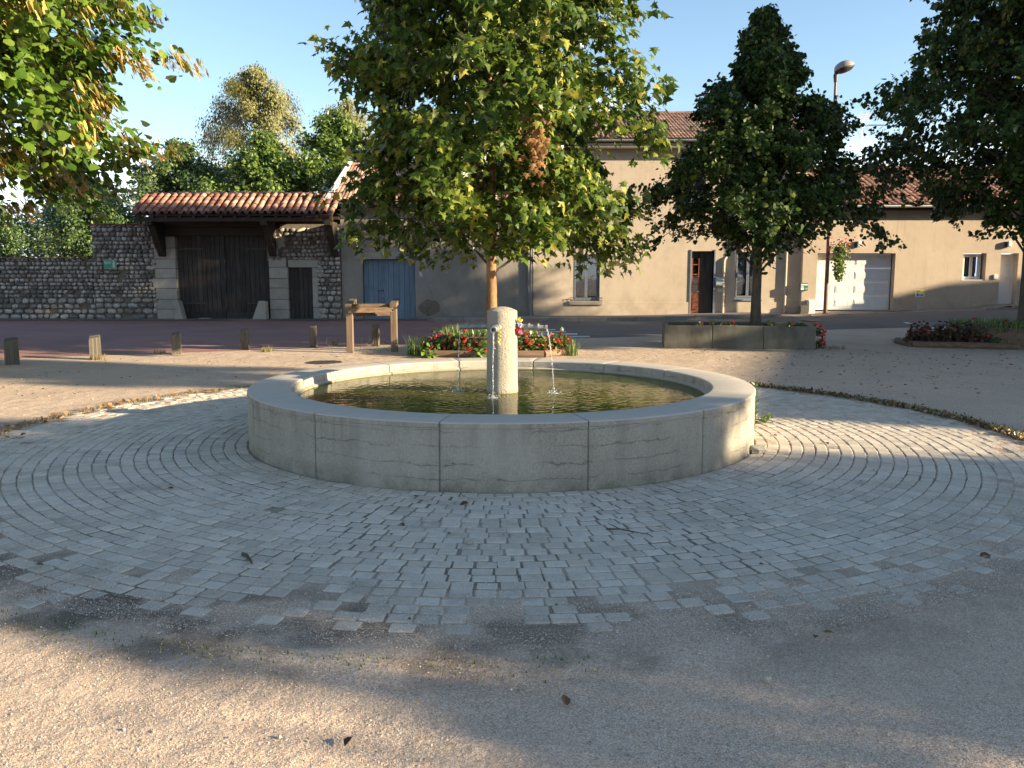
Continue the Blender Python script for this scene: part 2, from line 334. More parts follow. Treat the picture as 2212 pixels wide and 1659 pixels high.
M['bronze'] = m_leaf('bronze_leaf', [(0, (.06, .025, .018)), (.6, (.10, .045, .028)), (1, (.12, .09, .03))], .25, .06)
M['red'] = m_leaf('red_petal', [(0, (.50, .015, .02)), (.6, (.68, .03, .045)), (1, (.75, .13, .09))], .35, .01)
M['pink'] = m_leaf('pink_petal', [(0, (.70, .10, .22)), (1, (.80, .25, .40))], .35, .01)
M['lilac'] = m_leaf('lilac_petal', [(0, (.50, .42, .62)), (1, (.62, .55, .75))], .35, .01)
M['yellowpetal'] = m_leaf('yellow_petal', [(0, (.60, .66, .05)), (1, (.75, .75, .12))], .35, .01)
M['grass'] = m_leaf('grass_blade', [(0, (.05, .10, .02)), (.6, (.11, .19, .04)), (.9, (.20, .24, .07)), (1, (.38, .32, .14))], .35, .02)
M['dry'] = m_leaf('dry_grass', [(0, (.20, .16, .07)), (.6, (.33, .26, .12)), (1, (.15, .17, .05))], .3, .01)

# ------------------------------------------------------------------ mesh and object helpers
def tagp(o, label=None, cat=None, group=None, kind=None):
    if label: o['label'] = label
    if cat: o['category'] = cat
    if group: o['group'] = group
    if kind: o['kind'] = kind
    return o
def root(name, loc, label, cat, group=None):
    o = bpy.data.objects.new(name, None); COL.objects.link(o); o.location = loc; o.empty_display_size = .1
    return tagp(o, label, cat, group)
def wloc(o):
    v = Vector((0, 0, 0))
    while o is not None: v = v + o.location; o = o.parent
    return v
def link(name, me, parent=None, loc=(0, 0, 0)):
    o = bpy.data.objects.new(name, me); COL.objects.link(o)
    if parent is not None: o.parent = parent
    o.location = loc; return o
def np_mesh(name, V, F, mat, tint=None, smooth=False):
    me = bpy.data.meshes.new(name); V = np.asarray(V, np.float32); 
    Fs = F if isinstance(F, list) else [F]
    Fs = [np.asarray(f, np.int32) for f in Fs if len(f)]
    tot = sum(f.size for f in Fs); nf = sum(len(f) for f in Fs)
    me.vertices.add(len(V)); me.vertices.foreach_set('co', V.ravel()); me.loops.add(tot); me.polygons.add(nf)
    me.loops.foreach_set('vertex_index', np.concatenate([f.ravel() for f in Fs]))
    st = np.concatenate([np.full(len(f), f.shape[1], np.int32) for f in Fs]); me.polygons.foreach_set('loop_start', np.concatenate([[0], np.cumsum(st)[:-1]]).astype(np.int32))
    me.polygons.foreach_set('use_smooth', np.full(nf, smooth))
    if tint is not None:
        a = me.attributes.new('tint', 'FLOAT', 'POINT'); a.data.foreach_set('value', np.asarray(tint, np.float32))
    me.materials.append(mat); me.update(calc_edges=True); return me
class MB:
    def __init__(s): s.v = []; s.f = []; s.t = []; s.tt = 0.
    def add(s, vs, fs):
        b = len(s.v); s.v += [tuple(v) for v in vs]; s.f += [tuple(i + b for i in f) for f in fs]; s.t += [s.tt] * len(vs); return s
    def box(s, x0, x1, y0, y1, z0, z1, c=0.):
        if c <= 0:
            s.add([(x0, y0, z0), (x1, y0, z0), (x1, y1, z0), (x0, y1, z0), (x0, y0, z1), (x1, y0, z1), (x1, y1, z1), (x0, y1, z1)],
                  [(0, 3, 2, 1), (4, 5, 6, 7), (0, 1, 5, 4), (1, 2, 6, 5), (2, 3, 7, 6), (3, 0, 4, 7)])
            return s
        vs = []                                   # chamfered box: 24 vertices
        X, Y, Z = (x0, x1), (y0, y1), (z0, z1); sg = (1, -1); idx = {}
        for i in (0, 1):
            for j in (0, 1):
                for k in (0, 1):
                    for ax in range(3):
                        p = [X[i] + sg[i] * c, Y[j] + sg[j] * c, Z[k] + sg[k] * c]; p[ax] = (X[i], Y[j], Z[k])[ax]
                        idx[(i, j, k, ax)] = len(vs); vs.append(p)
        fs = []
        for k in (0, 1):
            q = [idx[(0, 0, k, 2)], idx[(1, 0, k, 2)], idx[(1, 1, k, 2)], idx[(0, 1, k, 2)]]; fs.append(q if k else q[::-1])
            q = [idx[(k, 0, 0, 0)], idx[(k, 1, 0, 0)], idx[(k, 1, 1, 0)], idx[(k, 0, 1, 0)]]; fs.append(q if k else q[::-1])
            q = [idx[(0, k, 0, 1)], idx[(1, k, 0, 1)], idx[(1, k, 1, 1)], idx[(0, k, 1, 1)]]; fs.append(q[::-1] if k else q)
        for a in (0, 1):
            for b in (0, 1):
                fs.append([idx[(0, a, b, 1)], idx[(1, a, b, 1)], idx[(1, a, b, 2)], idx[(0, a, b, 2)]])
                fs.append([idx[(a, 0, b, 0)], idx[(a, 1, b, 0)], idx[(a, 1, b, 2)], idx[(a, 0, b, 2)]])
                fs.append([idx[(a, b, 0, 0)], idx[(a, b, 1, 0)], idx[(a, b, 1, 1)], idx[(a, b, 0, 1)]])
                for k in (0, 1): fs.append([idx[(a, b, k, 0)], idx[(a, b, k, 1)], idx[(a, b, k, 2)]])
        return s.add(vs, fs)
    def lathe(s, prof, c=(0, 0, 0), n=32, cap=True):
        vs = []; fs = []
        for r, z in prof:
            for k in range(n):
                a = 2 * math.pi * k / n; vs.append((c[0] + r * math.cos(a), c[1] + r * math.sin(a), c[2] + z))
        for i in range(len(prof) - 1):
            for k in range(n):
                k2 = (k + 1) % n; fs.append((i * n + k, i * n + k2, (i + 1) * n + k2, (i + 1) * n + k))
        if cap: fs.append(tuple(range(n))[::-1]); fs.append(tuple((len(prof) - 1) * n + k for k in range(n)))
        return s.add(vs, fs)
    def tube(s, pts, rad, n=8, cap=True):
        pts = [Vector(p) for p in pts]; rs = rad if isinstance(rad, (list, tuple)) else [rad] * len(pts)
        vs = []; fs = []; u = None
        for i, p in enumerate(pts):
            d = (pts[min(i + 1, len(pts) - 1)] - pts[max(i - 1, 0)]).normalized()
            if u is None: u = d.orthogonal().normalized()
            u = (u - d * u.dot(d)).normalized(); w2 = d.cross(u)
            for k in range(n):
                a = 2 * math.pi * k / n; vs.append(p + (u * math.cos(a) + w2 * math.sin(a)) * rs[i])
        for i in range(len(pts) - 1):
            for k in range(n):
                k2 = (k + 1) % n; fs.append((i * n + k, i * n + k2, (i + 1) * n + k2, (i + 1) * n + k))
        if cap: fs.append(tuple(range(n))[::-1]); fs.append(tuple((len(pts) - 1) * n + k for k in range(n)))
        return s.add(vs, fs)
    def prism(s, poly, axis, a, b):               # polygon in the two other axes, pushed along `axis` from a to b
        n = len(poly); vs = []
        for h in (a, b):
            for p in poly:
                q = list(p); q.insert(axis, h); vs.append(tuple(q))
        fs = [tuple(range(n))[::-1], tuple(range(n, 2 * n))] + [(i, (i + 1) % n, n + (i + 1) % n, n + i) for i in range(n)]
        return s.add(vs, fs)
    def build(s, name, mat, parent=None, smooth=False, kind=None, label=None):
        base = wloc(parent) if parent is not None else Vector((0, 0, 0))
        if parent is None and s.v:
            a = np.array(s.v); base = Vector(((a[:, 0].min() + a[:, 0].max()) / 2, (a[:, 1].min() + a[:, 1].max()) / 2, a[:, 2].min()))
        me = bpy.data.meshes.new(name); me.from_pydata([(x - base.x, y - base.y, z - base.z) for x, y, z in s.v], [], s.f)
        at_ = me.attributes.new('tint', 'FLOAT', 'POINT'); at_.data.foreach_set('value', s.t)
        if smooth: me.polygons.foreach_set('use_smooth', [True] * len(me.polygons))
        me.materials.append(mat)
        import bmesh
        bm = bmesh.new(); bm.from_mesh(me); bmesh.ops.recalc_face_normals(bm, faces=bm.faces); bm.to_mesh(me); bm.free()
        if smooth:
            try: me.set_sharp_from_angle(angle=R(28))
            except Exception: pass
        o = link(name, me, parent, base if parent is None else (0, 0, 0))
        return tagp(o, label, None, None, kind)
def visible(P):
    P = np.asarray(P); x, y, z = P[:, 0], P[:, 1], P[:, 2] - EYE; c, s_ = math.cos(PITCH), math.sin(PITCH)
    d = y * c - z * s_; u = y * s_ + z * c
    with np.errstate(divide='ignore', invalid='ignore'):
        ok = (d > .2) & (abs(x / d) < .602) & (abs(u / d) < .452)
    return ok, d
def pieces(parent, name, variants, mats4, size, mat, limit=300, smooth=True, rest=None, prio=None):
    """matrices (world) -> the largest-looking `limit` as part objects, the others as one joined part"""
    mats4 = np.asarray(mats4, float); P = mats4[:, :3, 3]; ok, d = visible(P)
    score = np.where(ok, np.asarray(size) / np.maximum(d, .1), 0)
    if prio is not None: score = score * prio
    order = np.argsort(-score); pick = [i for i in order[:limit] if ok[i]]; pset = np.zeros(len(P), bool); pset[pick] = True
    base = wloc(parent) if parent is not None else Vector((0, 0, 0))
    mes = [np_mesh(name, v, f, mat, None, smooth) for v, f in variants]
    for i in pick:
        o = bpy.data.objects.new(name, mes[i % len(mes)]); COL.objects.link(o); o.parent = parent
        m = Matrix(mats4[i].tolist()); m.translation = m.translation - base; o.matrix_basis = m
    left = np.where(~pset)[0]
    if len(left):
        VV = []; FF = {}; TT = []; off = 0
        for k, (v, f) in enumerate(variants):
            idx = left[left % len(variants) == k]
            if not len(idx): continue
            v = np.asarray(v, float); A = mats4[idx]
            W = np.einsum('nij,vj->nvi', A[:, :3, :3], v) + A[:, None, :3, 3]
            n = len(v)
            for ff in (f if isinstance(f, list) else [f]):
                ff = np.asarray(ff); G = (ff[None] + (np.arange(len(idx)) * n)[:, None, None] + off).reshape(-1, ff.shape[1]); FF.setdefault(ff.shape[1], []).append(G)
            VV.append(W.reshape(-1, 3)); TT.append(np.repeat(rng.random(len(idx)), n)); off += len(idx) * n
        V = np.concatenate(VV) - np.array(base)
        me = np_mesh(rest or name, V, [np.concatenate(g) for g in FF.values()], mat, np.concatenate(TT), smooth)
        o = link(rest or name, me, parent); o['kind'] = 'stuff'
def m4(loc, rot=(0, 0, 0), scl=(1, 1, 1)):
    return np.array(Matrix.Translation(loc) @ Euler(rot).to_matrix().to_4x4() @ Matrix.Diagonal((*scl, 1)))
def box_piece(cx, cy, cz, ch, jit=0., seed=0):
    b = MB(); b.box(-cx, cx, -cy, cy, -cz, cz, ch); v = np.array(b.v)
    if jit: v = v + np.random.default_rng(seed).normal(0, jit, v.shape)
    q = [f for f in b.f if len(f) == 4]; t = [f for f in b.f if len(f) == 3]
    return v, ([np.array(q)] + ([np.array(t)] if t else []))
def round_stone(seed):
    r = np.random.default_rng(seed); V = []; F = []; n = 2; key = {}
    def vid(p):
        k = tuple(np.round(p, 4)); 
        if k not in key: key[k] = len(V); V.append(p)
        return key[k]
    for ax in range(3):
        for sg in (-1, 1):
            for i in range(n):
                for j in range(n):
                    q = []
                    for a, b in ((i, j), (i + 1, j), (i + 1, j + 1), (i, j + 1)):
                        p = np.zeros(3); p[ax] = sg; p[(ax + 1) % 3] = -1 + 2 * a / n; p[(ax + 2) % 3] = -1 + 2 * b / n; q.append(vid(p))
                    F.append(q if sg > 0 else q[::-1])
    V = np.array(V); L = np.linalg.norm(V, axis=1)[:, None]; V = V / L ** .72 
    V = V * (1 + r.normal(0, .07, (len(V), 1))); V[:, 2] += r.normal(0, .05) * V[:, 0]
    return V, np.array(F)
STONES = [round_stone(k) for k in range(5)]

def grid_sheet(name, xs, ys, dz, mat, kind='structure', inside=None, parent=None, zf=gz):
    X, Y = np.meshgrid(xs, ys, indexing='ij'); Z = zf(X, Y) + dz; nx, ny = X.shape
    V = np.stack([X, Y, Z], -1).reshape(-1, 3); I = np.arange(nx * ny).reshape(nx, ny)
    F = np.stack([I[:-1, :-1], I[1:, :-1], I[1:, 1:], I[:-1, 1:]], -1).reshape(-1, 4)
    if inside is not None: F = F[inside((X[:-1, :-1] + X[1:, 1:]).ravel() / 2, (Y[:-1, :-1] + Y[1:, 1:]).ravel() / 2)]
    o = link(name, np_mesh(name, V, F, mat, None, True), parent)
    if kind: o['kind'] = kind
    return o
def band_sheet(name, line_a, line_b, n, xs, dz, mat, kind='structure', parent=None):
    """surface between two curves y=a(x) and y=b(x)"""
    xs = np.asarray(xs, float); ya = np.interp(xs, *zip(*line_a)); yb = np.interp(xs, *zip(*line_b)); t = np.linspace(0, 1, n)
    X = np.repeat(xs[:, None], n, 1); Y = ya[:, None] * (1 - t) + yb[:, None] * t; Z = gz(X, Y) + dz
    V = np.stack([X, Y, Z], -1).reshape(-1, 3); I = np.arange(X.size).reshape(X.shape)
    F = np.stack([I[:-1, :-1], I[1:, :-1], I[1:, 1:], I[:-1, 1:]], -1).reshape(-1, 4)
    o = link(name, np_mesh(name, V, F, mat, None, True), parent)
    if kind: o['kind'] = kind
    return o

# ------------------------------------------------------------------ ground, road, pavement
xs = np.concatenate([np.linspace(-600, -45, 12), np.arange(-40, 45.1, .5), np.linspace(50, 600, 12)])
ys = np.concatenate([np.linspace(-300, -20, 8), np.arange(-15, 34.1, .5), np.linspace(40, 900, 14)])
grid_sheet('ground', xs, ys, 0, M['gravel'])
NEAR = [(-60, -6), (-20, 12), (-9.85, 16.3), (-5.7, 18.1), (-2.2, 20), (1.7, 21.6), (5, 22.9), (9.2, 24.2), (30, 26), (60, 27)]
FAR = [(-60, 30.2), (-3, 30.2), (-2.6, 29.5), (60, 29.5)]
rx = np.arange(-40, 1.01, .5); band_sheet('red_road', NEAR, FAR, 24, rx, .004, M['red_asphalt'])
rx = np.arange(1, 45.1, .5); band_sheet('grey_road', NEAR, FAR, 24, rx, .004, M['asphalt'])
cz_ = root('zebra_crossing', (0, 24, 0), 'worn white zebra crossing stripes painted across the street beyond the fountain', 'crossing')
for k in range(6):
    y0 = 21.9 + k * .95
    xs_ = np.linspace(-2.2 + .05 * k, 2.0 - .25 * k, 10); b = MB(); vs = []; fs = []
    for x in xs_: vs += [(x, y0, gz(x, y0) + .008), (x + .05, y0 + .5, gz(x, y0 + .5) + .008)]
    for i in range(9): fs.append((2 * i, 2 * i + 2, 2 * i + 3, 2 * i + 1))
    b.add(vs, fs).build('stripe', M['roadpaint'], cz_)
b = MB(); x0, y0 = gp(1960, 689, .3); b.add([(x0, y0, gz(x0, y0) + .009), (x0 + 1.1, y0, gz(x0 + 1, y0) + .009), (x0 + 1.0, y0 + .5, gz(x0, y0 + .5) + .009), (x0 + .1, y0 + .5, gz(x0, y0 + .5) + .009)], [(0, 1, 2, 3)])
tagp(b.build('road_marking', M['roadpaint']), 'single short white road marking on the asphalt in front of the garage house', 'road marking')
# pavement of the far side with its kerb stones
KH = lambda x: .12 * (1 - sstep(8.6, 9.8, x) * (1 - sstep(16.2, 17.4, x))) + .012
rx = np.arange(-2.7, 45, .4)
X = np.stack([rx, rx, rx]); Yp = np.stack([np.full_like(rx, 29.62), np.full_like(rx, 30.3), np.full_like(rx, 31.3)])
Zp = gz(X, Yp) + KH(X); V = np.stack([X, Yp, Zp], -1).reshape(-1, 3); I = np.arange(X.size).reshape(X.shape)
F = np.concatenate([np.stack([I[i, :-1], I[i, 1:], I[i + 1, 1:], I[i + 1, :-1]], -1) for i in (0, 1)])
o = link('pavement', np_mesh('pavement', V, F, M['pavement'], None, True)); o['kind'] = 'structure'
kr = bpy.data.objects.new('kerb', None); COL.objects.link(kr); kr.location = (0, 29.5, 0); kr['kind'] = 'structure'
x = -2.7
while x < 30:
    h = float(KH(x + .5)); z = float(gz(x + .5, 29.5)); b = MB(); b.tt = random.random(); b.box(x + .006, x + .994, 29.42, 29.62, z - .1, z + h + .004, .012); b.build('kerb_stone', M['kerb'], kr); x += 1
band_sheet('gutter_strip', [(-60, 30.15), (-2.7, 30.15)], [(-60, 30.95), (-2.7, 30.95)], 3, np.arange(-40, -2.6, .5), .03, M['pavement'])

# ------------------------------------------------------------------ the paved circle and its setts
PC = (-.10, 8.6)
n = 160; a = np.linspace(0, 2 * math.pi, n, endpoint=False); V = [(PC[0], PC[1], .004)]
for rr_, zz in ((2.6, .004), (4.5, .004), (4.97, -.006)): V += [(PC[0] + rr_ * math.cos(t), PC[1] + rr_ * math.sin(t), zz) for t in a]
F4 = []; 
for k in (0, 1):
    for i in range(n): F4.append((1 + k * n + i, 1 + (k + 1) * n + i, 1 + (k + 1) * n + (i + 1) % n, 1 + k * n + (i + 1) % n))
F3 = [(0, 1 + i, 1 + (i + 1) % n) for i in range(n)]
bed = link('paved_circle', np_mesh('paved_circle', V, [np.array(F4), np.array(F3)], M['joint'])); bed['kind'] = 'structure'
SV = [box_piece(.5, .5, .5, .07, .012, k) for k in range(4)]
SV = [(np.column_stack([v[:, 0], v[:, 1], v[:, 2] * 1.0]), f) for v, f in SV]
mats = []; rad = 2.495; ri = 0
def hash2(i, j): 
    q = math.sin(i * 12.9898 + j * 78.233) * 43758.5453; return q - math.floor(q)
while rad < 5.1:
    rowd = .107; rm = rad + rowd / 2; cnt = int(2 * math.pi * rm / .128); ph = random.random()
    for k in range(cnt):
        t = (k + ph + random.uniform(-.04, .04)) / cnt * 2 * math.pi; x = PC[0] + rm * math.cos(t); y = PC[1] + rm * math.sin(t)
        edge = (rm - 4.38) / .62; near = max(0, -math.sin(t)) ** 1.5
        blob = .5 + .5 * math.sin(t * 9 + 1.7) * math.cos(t * 23 + .4)
        if edge > 0 and random.random() < edge * (.08 + .75 * near * blob + (.35 if near > .95 else 0)) + (.5 if edge > 1.0 else 0): continue
        if random.random() < .0012: continue
        wt = 2 * math.pi * rm / cnt - random.uniform(.005, .016)
        if random.random() < .10: wt *= .93
        hz = .009 + random.uniform(-.003, .004) - .010 * max(0, edge) * random.random() 
        mats.append(m4((x, y, hz - .03), (random.gauss(0, .012), random.gauss(0, .012), t + random.gauss(0, .015)), (rowd - random.uniform(.005, .014), wt, .06)))
    rad += rowd; ri += 1
pieces(bed, 'sett', SV, mats, np.full(len(mats), .1), M['sett'], smooth=False, rest='sett_paving')
# loose stones lying as gravel, thick in the foreground and thin over the edge of the paving
def scatter_pebbles(name, P, size, mat, lab=None):
    o8 = np.array([(1, 0, 0), (0, 1, 0), (-1, 0, 0), (0, -1, 0), (0, 0, 1), (0, 0, -.6)], float)
    f8 = np.array([(0, 1, 4), (1, 2, 4), (2, 3, 4), (3, 0, 4), (1, 0, 5), (2, 1, 5), (3, 2, 5), (0, 3, 5)])
    N = len(P); S = size[:, None, None] * (o8[None] * (rng.uniform(.6, 1.25, (N, 6, 1)))) * np.array([1, .85, .7]); a = rng.uniform(0, 6.28, N); c, s_ = np.cos(a), np.sin(a)
    W = np.stack([S[..., 0] * c[:, None] - S[..., 1] * s_[:, None], S[..., 0] * s_[:, None] + S[..., 1] * c[:, None], S[..., 2]], -1) + P[:, None]
    F = (f8[None] + (np.arange(N) * 6)[:, None, None]).reshape(-1, 3)
    o = link(name, np_mesh(name, W.reshape(-1, 3), F, mat, np.repeat(rng.random(N), 6))); o['kind'] = 'stuff'; 
    if lab: o['label'] = lab; o['category'] = 'gravel'
    return o
N = 90000
y = 1.9 + 3.6 * rng.random(N) ** 1.35; x = rng.uniform(-1, 1, N) * (y * .66 + .2)
rr_ = np.hypot(x - PC[0], y - PC[1]); keep = rr_ > 5.0; x, y = x[keep], y[keep]
sz = rng.choice([.0016, .0023, .0031, .0048], len(x), p=[.36, .38, .22, .04])
scatter_pebbles('foreground_gravel', np.stack([x, y, sz * .3], -1), sz, M['pebble'], 'loose pinkish beige gravel grains covering the ground in the foreground')
N = 90000
t = rng.normal(-math.pi / 2 + .35, .85, N); r0 = 5.12 - np.abs(rng.normal(0, .40, N)) * (1 + .25 * np.sin(t * 7)); x = PC[0] + r0 * np.cos(t); y = PC[1] + r0 * np.sin(t)
sz = rng.choice([.0018, .0026, .0036, .0055], N, p=[.34, .4, .22, .04]); keep = (r0 > 3.4)
nn = np.sin(x * 5.1 + 1) * np.sin(y * 6.3) + .6 * np.sin(x * 13 + y * 7); keep &= (nn > -.25) | (r0 > 4.8) | (rng.random(N) < .22)
x, y, sz, r0 = x[keep], y[keep], sz[keep], r0[keep]
scatter_pebbles('spilled_gravel', np.stack([x, y, .006 + .008 * (r0 < 4.9) + sz * .2], -1), sz, M['pebble'], 'loose gravel spilled over the worn outer rows of setts')
N = 9000
t = rng.uniform(0, 2 * math.pi, N); r0 = rng.uniform(2.5, 5, N); sz = rng.uniform(.002, .0045, N)
scatter_pebbles('scattered_grit', np.stack([PC[0] + r0 * np.cos(t), PC[1] + r0 * np.sin(t), np.full(N, .016)], -1), sz, M['pebble'], 'thin scatter of grit lying over the paved circle')

N = 5200
x = rng.uniform(-11, 12, N); y = rng.uniform(2.2, 19, N) ; r0 = np.hypot(x - PC[0], y - PC[1]); k_ = (r0 > 5.1) & (y > 2.2); x, y = x[k_], y[k_]; sz = rng.choice([.005, .008, .012], len(x), p=[.6, .33, .07])
scatter_pebbles('scattered_stones', np.stack([x, y, sz * .4], -1), sz, M['pebble'], 'small stones strewn over the gravel of the square')

# ------------------------------------------------------------------ the fountain
FC = (-.10, 8.60); WL = .42
ft = root('fountain', (FC[0], FC[1], 0), 'round grey limestone fountain with a domed spouting column, in the paved circle', 'fountain')
prof = [(2.02, .03), (2.02, .40), (2.02, .435), (2.07, .445), (2.075, .50), (2.08, .518), (2.09, .528), (2.11, .531), (2.30, .532), (2.462, .531), (2.476, .528), (2.483, .520), (2.484, .50), (2.484, .488), (2.478, .484), (2.480, .25), (2.482, .03), (2.482, -.02), (2.2, -.02)]
NB = 14; da = 2 * math.pi / NB; a0 = -math.pi / 2 + R(-10.1)
for k in range(NB):
    A = a0 + k * da + .0016; B = a0 + (k + 1) * da - .0016; seg = 14; vs = []; fs = []; n = len(prof)
    angs = [A, A + .004] + [A + (B - A) * i / seg for i in range(1, seg)] + [B - .004, B]
    for j, t in enumerate(angs):
        ins = .006 if j in (0, len(angs) - 1) else 0
        for r, z in prof:
            r2 = r - ins if r > 2.2 else r + ins; z2 = z - ins * .5 if z > .4 else z
            vs.append((FC[0] + r2 * math.cos(t), FC[1] + r2 * math.sin(t), z2))
    for j in range(len(angs) - 1):
        for i in range(n): fs.append((j * n + i, j * n + (i + 1) % n, (j + 1) * n + (i + 1) % n, (j + 1) * n + i))
    fs.append(tuple(range(n))); fs.append(tuple((len(angs) - 1) * n + i for i in range(n))[::-1])
    b = MB(); b.add(vs, fs); b.build('rim_block', M['limestone'], ft, smooth=True)
b = MB(); b.lathe([(2.468, .0), (2.468, .51), (2.455, .52), (2.12, .52), (2.10, .40), (2.10, 0)], (FC[0], FC[1], 0), 112, False); b.build('joint_mortar', M['jointmortar'], ft)
b = MB(); b.lathe([(.01, .075), (1.0, .07), (1.9, .08), (2.03, .11), (2.03, .2)], (FC[0], FC[1], 0), 64, False); b.build('basin_floor', M['algae'], ft, smooth=True)
b = MB(); cp = [(.170, .06), (.166, .2), (.162, .45)] + [(.158 - .0005 * i, .45 + .06 * i) for i in range(1, 9)] + [(.1515, 1.045), (.1515, 1.06), (.1535, 1.07), (.1535, 1.13), (.153, 1.19), (.152, 1.237), (.150, 1.243)]
for q in range(1, 9): cp.append((.150 * (1 - q / 8) + .0001, 1.243 + .042 * (1 - (1 - q / 8) ** 2)))
b.lathe(cp, (FC[0], FC[1], 0), 64); colm = b.build('column', M['column'], ft, smooth=True)
SPD = [(-.19, -.98, .42), (.975, -.21, .46), (-.98, .19, .44), (.19, .98, .44)]
SZ = 1.085
for dx, dy, L in SPD:
    D = Vector((dx, dy, 0)).normalized(); c0 = Vector((FC[0], FC[1], SZ)); b = MB()
    s0 = .14; pts = [c0 + D * s0, c0 + D * L + Vector((0, 0, -.012))]
    nseg = 20; vs = []; U = Vector((0, 0, 1)); Wd = D.cross(U)
    for (r, ss) in ((.030, s0), (.027, L - .04), (.027, L - .02), (.031, L - .018), (.031, L), (.021, L), (.021, s0 + .1)):
        p = c0 + D * ss + Vector((0, 0, -.012 * (ss - s0) / (L - s0)))
        for k in range(nseg):
            t = 2 * math.pi * k / nseg; vs.append(p + (U * math.cos(t) + Wd * math.sin(t)) * r)
    fs = [(i * nseg + k, i * nseg + (k + 1) % nseg, (i + 1) * nseg + (k + 1) % nseg, (i + 1) * nseg + k) for i in range(6) for k in range(nseg)]
    b.add(vs, fs)
    for ss in (s0 + .012, s0 + (L - s0) * .42, s0 + (L - s0) * .72): b.tube([c0 + D * (ss - .006), c0 + D * (ss + .006)], .0335, 20)
    b.build('spout', M['spout'], colm, smooth=True)
# water surface
n = 96; V = []; 
for i, r in enumerate((.0, .5, 1., 1.5, 2.035)):
    V += [(FC[0] + r * math.cos(2 * math.pi * k / n), FC[1] + r * math.sin(2 * math.pi * k / n), WL) for k in range(n)]
F = [(i * n + k, (i + 1) * n + k, (i + 1) * n + (k + 1) % n, i * n + (k + 1) % n) for i in range(4) for k in range(n)]
wt_ = link('water', np_mesh('water', V, np.array(F), M['water'], None, True)); wt_['kind'] = 'structure'
# water jets
for (dx, dy, L), lab in zip(SPD[:3], ('thin stream of water falling from the front spout into the basin', 'thin stream of water falling from the long spout on the right of the column', 'faint stream of water falling from the spout on the left of the column')):
    D = Vector((dx, dy, 0)).normalized(); b = MB(); c0 = Vector((FC[0], FC[1], SZ - .025)); p0 = c0 + D * (L - .01); v0 = .10 if dx < .5 else .24
    T = math.sqrt(2 * (p0.z - WL) / 9.81); P = []; Rr = []
    rnd_ = random.Random(int(L * 1000))
    for i in range(46):
        t = T * i / 45; p = p0 + D * v0 * t * 1.0 + Vector((0, 0, -4.905 * t * t)); p += Vector((rnd_.gauss(0, .0016), rnd_.gauss(0, .0016), 0)); P.append(p)
        f = i / 45; r = (.0065 if dx > -.5 else .0035) * (1 - .55 * f) * (1 + .25 * rnd_.random()); 
        if f > .35: r *= (.55 + .6 * rnd_.random())
        if f > .6 and rnd_.random() < .3: r *= .35
        Rr.append(max(.0018, r))
    b.tube(P, Rr, 8)
    def blob(c, r):
        b.lathe([(.01 * r, -r), (r * .7, -.7 * r), (r, 0), (r * .7, .7 * r), (.01 * r, r)], c, 8)
    for _ in range(26):
        i = rnd_.randrange(22, 46); p = P[i] + Vector((rnd_.gauss(0, .005), rnd_.gauss(0, .005), rnd_.gauss(0, .01))); blob(p, rnd_.uniform(.003, .0065))
    e = P[-1]
    for _ in range(55):
        a = rnd_.uniform(0, 6.28); q = abs(rnd_.gauss(0, .05)); blob((e.x + q * math.cos(a) * 1.3, e.y + q * math.sin(a), WL + abs(rnd_.gauss(0, .012)) * (1 if q > .03 else 1.8)), rnd_.uniform(.002, .006))
    b.lathe([(.012, .0), (.025, .008), (.04, .0), (.05, .003), (.06, -.002)], (e.x, e.y, WL), 20, False)
    tagp(b.build('water_stream', M['jet'], smooth=True), lab, 'water stream', 'streams falling from the fountain spouts')
# stone cap standing in the water near the far rim, and a twig with leaves afloat
x, y = gp(1213, 795, WL); b = MB(); b.lathe([(.11, -.03), (.125, 0), (.12, .022), (.09, .042), (.04, .05), (.004, .052)], (x, y, WL), 24)
tagp(b.build('overflow_cap', M['concrete'], smooth=True), 'small grey domed cap standing in the water by the far rim of the fountain', 'drain cap')

# bouquet of artificial flowers and the yellow ribbon tied to the spouts
bq = root('artificial_flowers', (FC[0] + .17, FC[1] - .1, 1.0), 'bunch of yellow, lilac and red artificial flowers tied to the fountain column', 'flowers')
def petals(b, c, r, n, seed, flat=.5):
    rr = random.Random(seed)
    for k in range(n):
        d = Vector((rr.gauss(0, 1), rr.gauss(0, 1) - .6, rr.gauss(0, 1))).normalized(); u = d.orthogonal().normalized(); v = d.cross(u); p = Vector(c) + d * r * rr.uniform(.3, 1); s = r * rr.uniform(.45, .75)
        b.tt = rr.random()
        vs = [p + (u * math.cos(t) + v * math.sin(t)) * s * (1 if i % 2 else .75) + d * s * .25 * (i % 2) for i, t in enumerate([j * 2 * math.pi / 8 for j in range(8)])] + [p]
        b.add(vs, [(i, (i + 1) % 8, 8) for i in range(8)])
for nm, col_, dz, dx_, r in (('yellow_bloom', 'yellowpetal', .085, .005, .03), ('lilac_bloom', 'lilac', .03, -.005, .035), ('red_bloom', 'red', -.02, -.012, .034), ('pink_bloom', 'pink', -.035, .01, .032)):
    b = MB(); petals(b, (FC[0] + .172 + dx_, FC[1] - .06, 1.07 + dz), r, 16, hash(nm) % 97 if False else len(nm) * 7); b.build(nm, M[col_], bq)
b = MB()
pf = Vector((FC[0], FC[1], SZ)) + Vector((-.19, -.98, 0)).normalized() * .27
pts = [pf + Vector((.02, -.01, -.03))]
for i in range(1, 22): pts.append(pf + Vector((.028 + .014 * math.sin(i * 1.05), -.02 + .01 * math.cos(i * 1.3), -.03 - .0065 * i)))
b.tube(pts, .0038, 6)
